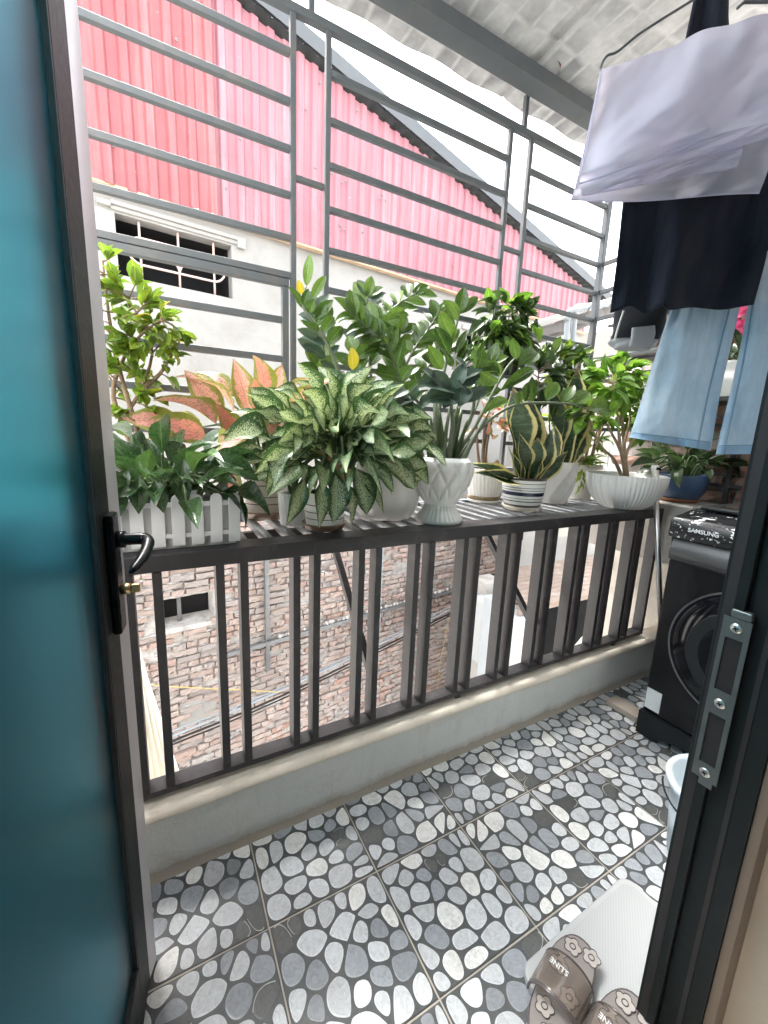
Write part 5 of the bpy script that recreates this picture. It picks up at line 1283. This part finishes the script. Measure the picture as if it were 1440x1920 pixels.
# --- hanging plant --------------------------------------------------------------------------------------------------------------------
hc = at_y(946, 682, 1.50)
hg = thing('hanging_plant', 'dense dark trailing plant in a black pot hung on the grille', 'plant', hc)
pot(hg, hc - UP * .055, fine([(.055, 0), (.06, .005), (.075, .10), (.08, .125)], 14), MAT['blackplastic'])
MB().tube([hc + UP * .06, hc + UP * .30 + Vector((0, .06, 0)), Vector((hc.x, 1.585, 2.02))], .0025, 6).build('wire', MAT['cable'], hg)
bush(hg, [[hc + UP * .06, hc + UP * .16, hc + UP * .26], [hc + UP * .06, hc + UP * .14 + Vector((.06, 0, 0)), hc + UP * .2 + Vector((.1, 0, 0))], [hc + UP * .06, hc + UP * .14 - Vector((.06, 0, 0)), hc + UP * .2 - Vector((.1, 0, 0))]],
     [(PX(945, 588, 1.5), .085, 17), (PX(920, 610, 1.48), .075, 12), (PX(972, 605, 1.48), .075, 12), (PX(945, 635, 1.44), .085, 16), (PX(912, 652, 1.46), .06, 7), (PX(975, 640, 1.46), .06, 7), (PX(903, 668, 1.46), .045, 4)], 4, .080, .52, P_DARK * 2 + P_BRIGHT[:2], 'stem', .004, seed=33, hang=.5)
# --- pots by the end wall ----------------------------------------------------------------------------------------------------------------
w1 = Vector((2.38, 1.47, 1.69))
wp = thing('wall_pot', 'white pot hung high on the end brick wall beside the jacket', 'pot', w1)
pot(wp, w1, fine([(.075, 0), (.082, .006), (.100, .10), (.125, .19), (.130, .21)], 24), MAT['white'])
MB().box((2.37, 1.34, 1.672), (2.53, 1.60, 1.6885)).build('bracket', MAT['rail'], wp)
w2 = at_x(1376, 745, 2.34)
op = thing('flower_pot', 'white curved pot with pink flowers seen between the jeans legs', 'plant', w2)
pot(op, w2, fine([(.05, 0), (.06, .006), (.085, .07), (.08, .11), (.09, .15)], 24), MAT['white'])
MB().box((w2.x - .08, w2.y - .2, w2.z - .02), (2.53, w2.y + .2, w2.z - .0005)).build('bracket', MAT['rail'], op)
rosette(op, w2 + UP * .14, 22, .10, .45, P_DARK, (.03, .10), (0, 1.3), seed=71)
for i in range(26): add_leaf(op, P_FLOW[0], at_x(rnd(1374, 1402), rnd(572, 622), w2.x + rnd(-.05, .05)), (rnd(-1, 1), rnd(-1, .3), rnd(-1, 1)), (-1, rnd(-.6, .2), rnd(-.3, .6)), rnd(.03, .045), rnd(.025, .035), 'petal')
MB().tube(catmull([w2 + UP * .15, at_x(1388, 660, w2.x), at_x(1388, 590, w2.x)], 10), .004, 6).build('stem', MAT['stem'], op, smooth=True)
# =================================================================== washing machine
def lettering(name, txt, size, M4, mt, parent, depth=.0006, bold=True):
    cu = bpy.data.curves.new('lettering', 'FONT'); cu.body = txt; cu.size = size; cu.align_x = 'CENTER'; cu.align_y = 'CENTER'; cu.extrude = depth
    if bold: cu.offset = size * .012
    o = bpy.data.objects.new('tmp', cu); COL.objects.link(o); dg = bpy.context.evaluated_depsgraph_get()
    me = bpy.data.meshes.new_from_object(o.evaluated_get(dg)); bpy.data.objects.remove(o)
    me.materials.clear(); me.materials.append(mt)
    r = bpy.data.objects.new(name, me); COL.objects.link(r); WM[r.name] = M4.copy(); setparent(r, parent); r.matrix_basis = M4; return r
WX, WY1, WY0 = 1.7475, .829, .232
wm = thing('washing_machine', 'black front loading washing machine with chrome ringed round door', 'washing machine', (2.0, .53, 0))
MAT['wbody'] = dull('black enamel', (.009, .010, .012), .2, 0, .2, 3, spec=.25, dirt=(.03, .033, .035), dirt_amt=.5)
MAT['wsilver'] = dull('silver trim', (.13, .135, .14), .36, .7, .1, 5)
MAT['wgrey'] = dull('dark plinth', (.014, .017, .019), .55, 0, .15, 8, spec=.25)
MAT['sticker'] = dull('white sticker', (.70, .73, .74), .45)
def peel_mat():
    t = NT('peeling black film'); v = t.coord(); n = t.noise(24, 4, .65, v, 1.2)
    mp = t.new('ShaderNodeMapping'); mp.inputs['Scale'].default_value = (1, 1, 2.2); t.link(v, mp.inputs[0]); n = t.noise(20, 4, .6, mp.outputs[0], 1.4)
    c = t.ramp(n.outputs[0], [(0, (.013, .015, .017)), (.60, (.012, .014, .016)), (.615, (.70, .72, .72)), (1, (.8, .8, .8))]); t.link(c.outputs[0], t.p.inputs['Base Color']); t.set(Roughness=.25); return t.m
MAT['peel'] = peel_mat()
MB().box((WX, WY0, .105), (2.33, WY1, .775)).build('body', MAT['wbody'], wm, bevel=.012, segs=3)
# plinth with an arched cut
Mf = Matrix(((0, 0, -1, WX - .002), (-1, 0, 0, WY1 + .004), (0, 1, 0, 0), (0, 0, 0, 1)))      # local: to the right of the front, up, out
Wd = WY1 - WY0 + .008
pl0 = [(0, 0), (.07, 0)] + [(.07 + (Wd - .14) * i / 12, .055 * math.sin(math.pi * i / 12) ** .5) for i in range(1, 12)] + [(Wd - .07, 0), (Wd, 0), (Wd, .104), (0, .104)]
MB().prism(pl0, -.5, .012, Mf).build('plinth', MAT['wgrey'], wm)
# silver drawer band, top panel leaning forward, lid
band = [(.0, .776), (-.012, .78), (-.022, .80), (-.012, .83), (.0, .86)]
def bandf(u, v): k_ = int(round(v * 4)); return (WX + band[k_][0], WY1 - .006 - u * (WY1 - WY0 - .012), band[k_][1])
MB().grid(bandf, 20, 4).build('drawer_band', MAT['wsilver'], wm, smooth=True)
MB().box((WX - .002, WY0, .7752), (2.33, WY1, .862)).build('neck', MAT['wbody'], wm)
MB().box((WX - .003, WY0 + .004, .7725), (WX + .001, WY1 - .004, .7765)).build('trim_line', MAT['wsilver'], wm)
tp = [(-.030, .862), (-.036, .885), (-.032, .925), (-.018, .942), (.10, .962), (.60, .968), (.60, .862)]
MB().add
tpm = MB(); n_ = len(tp)
tpm.add([(WX + x_, WY1 + .002, z_) for x_, z_ in tp] + [(WX + x_, WY0 - .002, z_) for x_, z_ in tp], [tuple(range(n_)), tuple(range(2*n_-1, n_-1, -1))] + [((i+1) % n_, i, n_+i, n_+(i+1) % n_) for i in range(n_)])
tpo = tpm.build('control_panel', MAT['peel'], wm, bevel=.006)
ld_ = MB(); ld_.box((WX + .10, WY0 + .03, .9685), (WX + .56, WY1 - .03, .982)); ld_.build('lid', MAT['wgrey'], wm, bevel=.005)
MB().box((WX + .14, WY0 + .07, .9822), (WX + .5, WY1 - .07, .9850)).build('lid_glass', dull('smoked lid glass', (.05, .045, .042), .12, 0, .3, 6), wm)
Mt = Mf @ Matrix.Translation((.118, .905, .0350)) @ Matrix.Rotation(R(4), 4, 'X')
lettering('lettering', 'SAMSUNG', .0215, Mt, MAT['sticker'], tpo)
# round door: chrome ring, dark bowl
DC = Vector((WX, (WY0 + WY1) / 2 + .0, .480))
def ringed(name, prof_, mt, parent):
    tmp = MB().lathe(prof_, seg=72); M4 = Matrix.Translation(DC) @ Matrix.Rotation(R(-90), 4, 'Y'); q = MB(); q.add([M4 @ Vector(p) for p in tmp.v], tmp.f); return q.build(name, mt, parent, smooth=True)
dg_ = ringed('round_door', [(.246, 0), (.246, .012), (.244, .016), (.2405, .016), (.239, .012)], MAT['wsilver'], wm)
ringed('door_glass', [(.239, .004), (.239, .013), (.21, .026), (.17, .033), (.12, .035), (.02, .036)], dull('black door glass', (.004, .005, .008), .10, 0, .2, 4, spec=.3), dg_)
ringed('inner_ring', [(.172, .0325), (.175, .035), (.170, .0362), (.166, .0345)], MAT['wgrey'], dg_)
MB().box((.012, .125, .0005), (.070, .215, .0020), 0, Mf).build('sticker', MAT['sticker'], wm)
# little board wedged behind
tag(MB().box((1.78, .86, .002), (1.86, 1.0, .03), 0).build('scrap_board', dull('faded pallet wood', (.42, .36, .30), .8), None, bevel=.004), 'small pale scrap of board behind the washing machine', 'board')

# =================================================================== mop handle
ma, mb_ = at_z(1237, 1235, .22), at_y(1229, 872, 1.07)
mb_ = Vector((2.085, 1.075, 1.155)); top_ = at_y(1228, 870, 1.075); low_ = Vector((2.13, .93, .01)); top_ = at_y(1228, 872, 1.085)
mo = thing('mop', 'steel mop stick with a white hanging cap leaning on the railing', 'mop', low_)
dirm = (top_ - low_).normalized()
MB().tube([low_ + dirm * .05, top_ - dirm * .11], .0115, 14).build('stick', MAT['chrome'], mo, smooth=True)
cp = MB().tube([top_ - dirm * .125, top_ - dirm * .115, top_ - dirm * .03, top_ - dirm * .012, top_], [.0145, .0155, .015, .018, .012], 14).build('cap', MAT['whitematt'], mo, smooth=True)
MB().tube([top_ - dirm * .016 + Vector((-.012, -.014, 0)), top_ - dirm * .016 + Vector((.006, -.019, 0))], .006, 10).build('eyelet', MAT['dark'], cp, smooth=True)
MB().tube([low_, low_ + dirm * .06], [.05, .014], 14).build('mop_head', MAT['wgrey'], mo, smooth=True)

# =================================================================== bucket
bk = Vector((1.36, .40, 0)); RB = .13
bu = thing('bucket', 'pale blue plastic bucket half hidden by the door frame', 'bucket', bk)
def pl_mat():
    t = NT('milky blue plastic'); t.set(Base_Color=(.76, .86, .92), Roughness=.3, Transmission_Weight=.3, IOR=1.3); return t.m
MAT['bucket'] = pl_mat()
MB().lathe([(.098, .004), (.102, .002), (.114, .14), (.122, .215), (.128, .216), (.130, .232), (.136, .236), (.138, .252), (.133, .256), (.120, .254), (.112, .14), (.099, .008)], bk, 64).build('body', MAT['bucket'], bu, smooth=True)
bh = [bk + Vector((-.137 * math.cos(R(a)) , -.137 * math.sin(R(a)) * .0 , 0)) for a in range(1)]
MB().tube([bk + Vector((.140 * math.cos(R(a)), .140 * math.sin(R(a)), .210 - .02 * abs(math.sin(R(a - 120))))) for a in range(110, 300, 8)], .0028, 8).build('handle', MAT['wgrey'], bu, smooth=True)

# =================================================================== white mat and slippers
def mat_mat():
    t = NT('white ribbed mat'); v = t.coord()
    mp = t.new('ShaderNodeMapping'); mp.inputs['Rotation'].default_value = (0, 0, .2); mp.inputs['Scale'].default_value = (230, 230, 230); t.link(v, mp.inputs[0])
    ck = t.new('ShaderNodeTexChecker'); ck.inputs['Scale'].default_value = 1; t.link(mp.outputs[0], ck.inputs['Vector'])
    c = t.mix(ck.outputs['Fac'], (.40, .415, .415), (.45, .455, .455)); t.link(c, t.p.inputs['Base Color']); t.set(Roughness=.5); t.bump(ck.outputs['Fac'], .3, .001); return t.m
mx = thing('floor_mat', 'white plastic mat with rounded corners on the tiles under the slippers', 'mat', (.85, .4, 0))
def rrect(x0, x1, y0, y1, r_):
    return arc(x1 - r_, y1 - r_, r_, 0, 90, 8) + arc(x0 + r_, y1 - r_, r_, 90, 180, 8) + arc(x0 + r_, y0 + r_, r_, 180, 270, 8) + arc(x1 - r_, y0 + r_, r_, 270, 360, 8)
MAT['mat'] = mat_mat(); MM = Matrix.Translation((.875, .40, 0)) @ Matrix.Rotation(R(2), 4, 'Z')
MB().prism(rrect(-.215, .215, -.165, .078, .035), .002, .024, MM).build('rim', dull('white mat rim', (.45, .46, .46), .45), mx, bevel=.004)
MB().prism(rrect(-.200, .200, -.150, .064, .028), .0242, .0262, MM).build('ribbed_top', MAT['mat'], mx, bevel=.001)
def jelly_mat():
    t = NT('smoky brown jelly'); t.set(Base_Color=(.72, .65, .60), Roughness=.12, Transmission_Weight=.93, IOR=1.35); return t.m
MAT['jelly'] = jelly_mat(); MAT['jellydark'] = dull('dark jelly rim', (.09, .07, .075), .2, coat=.5); MAT['insole'] = dull('taupe insole', (.21, .19, .175), .35, 0, .1, 20)
MAT['flowerpad'] = dull('pale insole flower', (.36, .33, .30), .3)
MAT['silverprint'] = dull('silver print', (.75, .76, .78), .3, .3)
def slipper(loc, ang, label):
    root = thing('slipper', label, 'slipper', loc, 'pair of brown slippers on the mat')
    S = Matrix.Translation(loc) @ Matrix.Rotation(R(ang), 4, 'Z')             # local x: towards the toe
    L_ = .255
    def outline(k_=1.0, n=40):
        pts = []
        for i in range(n):
            a = 2 * math.pi * i / n; x_ = math.cos(a); y_ = math.sin(a)
            w_ = .049 + .006 * x_ - .004 * math.cos(2 * a) * 0
            pts.append((x_ * L_ / 2 * k_ - (1-k_)*0, (abs(y_) ** .82) * math.copysign(1, y_) * w_ * k_ * (1 - .10 * math.exp(-((x_ + .1) / .35) ** 2))))
        return pts
    MB().prism(outline(1.0), 0, .026, S).build('sole', MAT['jellydark'], root, bevel=.006, segs=3)
    MB().prism(outline(.93), .0262, .0285, S).build('insole', MAT['insole'], root, bevel=.001)
    fl = []
    for fx, fy in ((.088, .012), (.098, -.026), (.030, .020), (-.01, -.018), (-.06, .012), (-.095, -.014)):
        pts = []
        for i in range(40):
            a = 2 * math.pi * i / 40; r_ = .0145 * (1 + .34 * abs(math.cos(2.5 * a))); pts.append((fx + r_ * math.cos(a), fy + r_ * math.sin(a)))
        o = MB().prism(pts, .0287, .0300, S).build('insole_flower', MAT['flowerpad'], root, bevel=.0005)
        rim_ = [S @ Vector((x_, y_, .0302)) for x_, y_ in pts]; MB().tube(rim_ + rim_[:1], .0011, 5).build('petal_rim', MAT['jellydark'], o, smooth=True)
        ci = [S @ Vector((fx + .006 * math.cos(2*math.pi*i/16), fy + .006 * math.sin(2*math.pi*i/16), .0304)) for i in range(17)]; MB().tube(ci, .0012, 5).build('petal_centre', MAT['jellydark'], o, smooth=True)
    def strap(u, v):
        a = math.pi * v; x_ = -.048 + .085 * u - .012 * math.sin(a) * (1 - u); w_ = .0535 - .002 * u
        return S @ Vector((x_ + .006 * math.sin(a), w_ * math.cos(a), .012 + (.052 - .010 * u) * math.sin(a) ** .8))
    st = MB().grid(strap, 10, 22).build('strap', MAT['jelly'], root, smooth=True, solid=.0045)
    for u in (0, 1): MB().tube([strap(u, i / 22) for i in range(23)], .0028, 6).build('strap_rim', MAT['jellydark'], st, smooth=True)
    p = strap(.62, .42) + Vector((0, 0, .0045)); M4 = Matrix.Translation(p) @ Matrix.Rotation(R(ang + 90), 4, 'Z') @ Matrix.Rotation(R(-5), 4, 'X')
    lettering('lettering', 'S.LINE', .0145, M4, MAT['silverprint'], st, .0004)
slipper((.702, .392, .027), 16, 'brown see through slipper nearer the railing, printed in silver')
slipper((.713, .285, .027), 10, 'brown see through slipper nearer the door frame, mostly cut off')

# =================================================================== laundry
def sheer(t, col, amt):
    tr = t.new('ShaderNodeBsdfTranslucent'); t.link(col, tr.inputs[0]); ms = t.new('ShaderNodeMixShader'); ms.inputs[0].default_value = amt
    t.link(t.p.outputs[0], ms.inputs[1]); t.link(tr.outputs[0], ms.inputs[2]); t.link(ms.outputs[0], t.o.inputs[0])
def cloth_mat(name, col, rough=.85, weave=500, var=.05, sheen=.2, rib=None, bump=.15, thin=0):
    t = NT(name); v = t.coord(); n = t.noise(5, 4, .6, v)
    c = t.mix(n.outputs[0], [x * (1 - var) for x in col], [min(1, x * (1 + var)) for x in col]); t.link(c, t.p.inputs['Base Color']); t.set(Roughness=rough, Sheen_Weight=sheen, Specular_IOR_Level=.2)
    w_ = t.noise(weave, 2, .5, v); h = w_.outputs[0]
    if rib:
        sx = t.new('ShaderNodeSeparateXYZ'); t.link(v, sx.inputs[0]); h = t.math('SINE', t.math('MULTIPLY', t.math('ADD', sx.outputs[0], t.math('MULTIPLY', sx.outputs[1], -.55)), rib))
    t.bump(h, bump, .002)
    if thin: sheer(t, c, thin)
    return t.m
MAT['towel'] = cloth_mat('pale lilac cotton', (.78, .77, .87), .95, sheen=0, thin=.6); MAT['navyknit'] = cloth_mat('navy ribbed knit', (.010, .013, .022), .9, 500, .1, .05, 900, .15)
MAT['blackcloth'] = cloth_mat('black fleece shell', (.012, .013, .017), .9); MAT['greyfleece'] = cloth_mat('grey fleece', (.40, .40, .41), .95, 260, .12, .4, None, .8)
def denim_mat():
    t = NT('light blue denim'); v = t.coord(); n = t.noise(7, 5, .65, v, .3)
    mp = t.new('ShaderNodeMapping'); mp.inputs['Scale'].default_value = (40, 40, 5); t.link(v, mp.inputs[0]); n2 = t.noise(1, 5, .7, mp.outputs[0])
    f = t.math('ADD', t.math('MULTIPLY', n.outputs[0], .6), t.math('MULTIPLY', n2.outputs[0], .4))
    c = t.ramp(f, [(.32, (.36, .50, .62)), (.5, (.55, .67, .76)), (.66, (.76, .83, .87))]); t.link(c.outputs[0], t.p.inputs['Base Color']); t.set(Roughness=.85, Sheen_Weight=.2, Specular_IOR_Level=.2)
    w_ = t.noise(700, 2, .5, v); t.bump(t.math('ADD', t.math('MULTIPLY', w_.outputs[0], .2), f), .5, .008); sheer(t, c.outputs[0], .45); return t.m
MAT['denim'] = denim_mat(); MAT['denimhem'] = cloth_mat('denim hem', (.30, .45, .60), thin=.3); MAT['stitch'] = cloth_mat('seam thread', (.17, .29, .42))
def patch(name, mt, parent, left, right, D, folds, nu=60, nv=40, thick=.0025, bow=0., hem=None, top=None):
    """cloth between two edge lines (pixel directions) hung at distance D, with folds given as depth offsets"""
    Lc = [Vector((*p, 0)) for p in left]; Rc = [Vector((*p, 0)) for p in right]
    def sample(P, t): return catmull(P, nv)[int(round(t * nv))] if len(P) > 2 else P[0].lerp(P[-1], t)
    Lt = [sample(Lc, j / nv) for j in range(nv + 1)]; Rt = [sample(Rc, j / nv) for j in range(nv + 1)]
    mb = MB()
    def fn(u, v):
        j = int(round(v * nv)); p = Lt[j].lerp(Rt[j], u); dd = D + folds(u, v) + bow * (u - .5) ** 2
        py = p.y + (hem(u) * v ** 5 if hem else 0) + (top(u) * (1 - v) ** 4 if top else 0)
        return at_d(p.x, py, dd)
    mb.grid(fn, nu, nv); o = mb.build(name, mt, parent, smooth=True, solid=thick)
    if not thick:                                               # turned and stitched hem along the free edges
        MB().tube([fn(i / nu, 1) for i in range(nu + 1)], .0016, 6).build('hem', mt, o, smooth=True)
        MB().tube([fn(0, j / nv) for j in range(nv + 1)], .0013, 6).build('selvedge', mt, o, smooth=True)
    return o
tw_ = thing('towel', 'pale lilac cloth folded over a wire hanger at the top right', 'cloth', at_d(1300, 380, .88))
def wr(u, v, s_): return .012 * mnoise.noise(Vector((u * 5 + v * 2, v * 3 - u, s_))) + .004 * mnoise.noise(Vector((u * 13 + v * 6, v * 7 - u * 3, s_ + 4)))
f1 = lambda u, v: wr(u, v, 1) + .012 * math.sin(u * 7 + v * 3) + .012 * math.sin(u * 15 - v * 5) * v - .02 * v + .012 * math.sin((u * .9 + v) * 6) + .01 * math.exp(-((u - .04) / .05) ** 2)
patch('front_fold', MAT['towel'], tw_, [(1128, 128), (1112, 220), (1094, 300), (1085, 340)], [(1520, -6), (1520, 80), (1520, 150), (1520, 200)], .85, f1, thick=0, top=lambda u: 5 * math.sin(u * 9) + 3 * math.sin(u * 23), hem=lambda u: 5 * math.sin(u * 7 + 1))
patch('middle_fold', MAT['towel'], tw_, [(1094, 310), (1090, 330), (1088, 345), (1092, 364)], [(1520, 170), (1520, 195), (1520, 215), (1520, 232)], .868, lambda u, v: wr(u, v, 8) + .010 * math.sin(u * 6 + v * 4) - .012 * v, thick=0)
patch('inner_fold', MAT['towel'], tw_, [(1092, 330), (1090, 345), (1090, 356), (1092, 366)], [(1400, 232), (1396, 262), (1390, 290), (1382, 312)], .886, lambda u, v: wr(u, v, 5) + .006 * math.sin(u * 9 + v * 2) - .008 * v, thick=0)
patch('back_fold', MAT['towel'], tw_, [(1127, 130), (1104, 240), (1080, 345), (1071, 374)], [(1520, 0), (1490, 140), (1446, 300), (1424, 366)], .906, lambda u, v: wr(u, v, 3) + .008 * math.sin(u * 8 + 1) + .006 * math.sin(u * 21) * v, thick=0, hem=lambda u: 5 * math.sin(u * 5))
hangw = catmull([at_d(1127, 132, .878), at_d(1127, 122, .878), at_d(1138, 104, .878), at_d(1158, 96, .878), at_d(1200, 62, .878), at_d(1285, 8, .878), at_d(1400, -62, .878), at_d(1430, -120, .878)], 40)
tag(MB().tube(hangw, .0022, 8).build('wire_hanger', MAT['grill'], None, smooth=True), 'bent grey wire hanger carrying the lilac cloth', 'hanger')
tag(MB().tube([at_d(1383, 14, .84), at_d(1395, 3, .84), at_d(1460, 2, .84)], .0028, 8).build('clothes_line', MAT['grill'], None, smooth=True), 'short grey wire tip above the lilac cloth at the frame edge', 'wire')
nk = thing('navy_top', 'black navy ribbed knit top hanging below the lilac cloth', 'shirt', at_d(1280, 580, .96))
def f2(u, v): return .014 * math.sin(u * 10 + .8 * v) * (.3 + v) + .006 * math.sin(u * 23 + 2) * v
Lb = [(1196, 150), (1180, 300), (1168, 385), (1158, 480), (1144, 586)]
patch('front', MAT['navyknit'], nk, Lb, [(1500, 60), (1490, 250), (1452, 400), (1434, 490), (1412, 574)], .955, lambda u, v: f2(u, v) + wr(u, v, 12), 80, 50, .004, hem=lambda u: -9 * math.exp(-((u - .14) / .06) ** 2) + 5 * math.exp(-((u - .24) / .05) ** 2) - 12 * math.exp(-((u - .35) / .05) ** 2) - 3 * math.sin(u * 14))
patch('back', MAT['navyknit'], nk, [(1200, 150), (1184, 300), (1172, 385), (1162, 480), (1152, 572)], [(1500, 60), (1490, 250), (1456, 400), (1438, 490), (1416, 566)], 1.0, lambda u, v: -f2(u, v) * .6, 50, 30, .004)
patch('strap', MAT['navyknit'], nk, [(1322, -140), (1306, -20), (1290, 60), (1270, 150)], [(1360, -140), (1363, -20), (1365, 60), (1390, 150)], .94, lambda u, v: .01 * math.sin(u * 6), 16, 24, .006)
jk = thing('jacket', 'black jacket with grey fleece lining behind the navy top', 'jacket', at_d(1240, 600, 1.08))
def sleeve(name, mt, pts, rad, parent, seg=22, squash=.6):
    C_ = catmull([at_d(*p) for p in pts], 20); mb = MB(); rr = catmull([Vector((r_, 0, 0)) for r_ in rad], 20)
    right = FH.cross(UP).normalized(); vs = []; n = len(C_)
    for i, p in enumerate(C_):
        for k_ in range(seg):
            a = 2 * math.pi * k_ / seg; w_ = 1 + .06 * math.sin(3 * a + i * .5); vs.append(p + right * (rr[i].x * math.cos(a) * w_) + FH * (rr[i].x * squash * math.sin(a) * w_))
    fs = [(i*seg+k_, i*seg+(k_+1) % seg, (i+1)*seg+(k_+1) % seg, (i+1)*seg+k_) for i in range(n-1) for k_ in range(seg)]
    fs += [tuple(range(seg))[::-1], tuple((n-1)*seg+k_ for k_ in range(seg))]
    mb.add(vs, fs); return mb.build(name, mt, parent, smooth=True, angle=50)
sleeve('sleeve', MAT['blackcloth'], [(1222, 440, 1.13), (1212, 540, 1.11), (1200, 600, 1.09), (1188, 638, 1.08)], [.058, .060, .062, .056], jk)
sleeve('cuff', MAT['greyfleece'], [(1190, 630, 1.085), (1186, 643, 1.083), (1184, 655, 1.08)], [.0560, .056, .042], jk)
patch('cuff_turnup', MAT['greyfleece'], jk, [(1186, 614), (1184, 632), (1180, 650)], [(1226, 610), (1226, 630), (1214, 652)], 1.032, lambda u, v: .02 * u * u, 8, 8, .006)
patch('zip', MAT['whitematt'], jk, [(1168, 582), (1158, 612), (1150, 640)], [(1171, 582), (1161, 612), (1153, 640)], 1.036, lambda u, v: 0, 3, 10, .003)
patch('body', MAT['blackcloth'], jk, [(1195, 380), (1192, 470), (1190, 560)], [(1470, 380), (1470, 470), (1470, 530)], 1.10, lambda u, v: .012 * math.sin(u * 9), 40, 16, .006)
sleeve('fleece_hem', MAT['greyfleece'], [(1190, 590, 1.10), (1225, 590, 1.10), (1265, 586, 1.10), (1310, 577, 1.10)], [.012, .016, .016, .012], jk)
patch('lining', MAT['greyfleece'], jk, [(1224, 568), (1226, 580), (1222, 590)], [(1470, 470), (1470, 530), (1470, 566)], 1.085, lambda u, v: .008 * math.sin(u * 14), 40, 8, .012)
# jeans: two legs as flattened tubes with seams and hems
jn = thing('jeans', 'light blue wide leg jeans hanging in front of the plants', 'jeans', at_d(1300, 840, 1.02))
def leg(left, right, D, seg=44, nv=40, depth=.030, ph=0):
    Lc = catmull([Vector((*p, 0)) for p in left], nv); Rc = catmull([Vector((*p, 0)) for p in right], nv); vs = []
    for j in range(nv + 1):
        t = j / nv; hem = 1.0 if t < .925 else 1.03
        for k_ in range(seg):
            a = 2 * math.pi * k_ / seg; u = .5 - .5 * math.cos(a); side = math.sin(a)
            p = Lc[j].lerp(Rc[j], u)
            fold = .008 * math.sin(u * 9 + t * 3 + ph) * (.3 + .7 * t) + .004 * math.sin(u * 21 - t * 5 + ph) + .010 * mnoise.noise(Vector((u * 5, t * 4, ph))) + .005 * mnoise.noise(Vector((u * 12, t * 11, ph + 3)))
            dd = D - side * depth * (.55 + .45 * t) * hem + fold * (1 if side > 0 else .6)
            vs.append(at_d(p.x, p.y, dd))
    mb = MB(); mb.add(vs, [(j*seg+k_, j*seg+(k_+1) % seg, (j+1)*seg+(k_+1) % seg, (j+1)*seg+k_) for j in range(nv) for k_ in range(seg)])
    o = mb.build('leg', MAT['denim'], jn, smooth=True)
    def front(u, t, lift=.0015):
        j = int(round(t * nv)); p = Lc[j].lerp(Rc[j], u); a = math.acos(1 - 2 * u); side = math.sin(a); hem = 1.0 if t < .925 else 1.03
        fold = .008 * math.sin(u * 9 + t * 3 + ph) * (.3 + .7 * t) + .004 * math.sin(u * 21 - t * 5 + ph) + .010 * mnoise.noise(Vector((u * 5, t * 4, ph))) + .005 * mnoise.noise(Vector((u * 12, t * 11, ph + 3)))
        return at_d(p.x, p.y, D - side * depth * (.55 + .45 * t) * hem + fold - lift)
    return o, front
lo1, fr1 = leg([(1275, 470), (1262, 560), (1242, 625), (1212, 720), (1190, 790), (1180, 820)], [(1402, 470), (1388, 570), (1370, 651), (1352, 732), (1340, 800), (1333, 845)], 1.02)
lo2, fr2 = leg([(1420, 470), (1402, 572), (1386, 659), (1370, 732), (1352, 805), (1342, 852)], [(1545, 470), (1535, 570), (1530, 659), (1520, 732), (1515, 800), (1512, 850)], 1.0, ph=2)
for lg_, fr_, us in ((lo1, fr1, .84), (lo2, fr2, .10)):
    MB().tube([fr_(us + (.02 if us > .5 else -.03) * (1 - t), t, .0022) for t in [i / 40 for i in range(41)]], .0010, 6).build('side_seam', MAT['stitch'], lg_, smooth=True)
    MB().tube([fr_(us - .014 + (.02 if us > .5 else -.03) * (1 - t), t, .0016) for t in [i / 40 for i in range(41)]], .0006, 5).build('stitching', MAT['stitch'], lg_, smooth=True)
    MB().grid(lambda u, v: fr_(.015 + .97 * u, .93 + .07 * v, .0016), 40, 3).build('hem', MAT['denimhem'], lg_, smooth=True)
    MB().tube([fr_(u / 40, .925, .0018) for u in range(1, 40)], .0009, 5).build('hem_stitch', MAT['stitch'], lg_, smooth=True)
# the rail the laundry hangs from, above the view
ra, rb = at_d(1150, -260, .93), at_d(1700, -260, .93)
#tag(MB().tube([Vector((.35, .93, 2.42)), Vector((1.75, .30, 2.42))], .0125, 14).build('clothes_rail', MAT['chrome'], None, smooth=True), 'steel clothes rail under the roof carrying the laundry', 'rail')
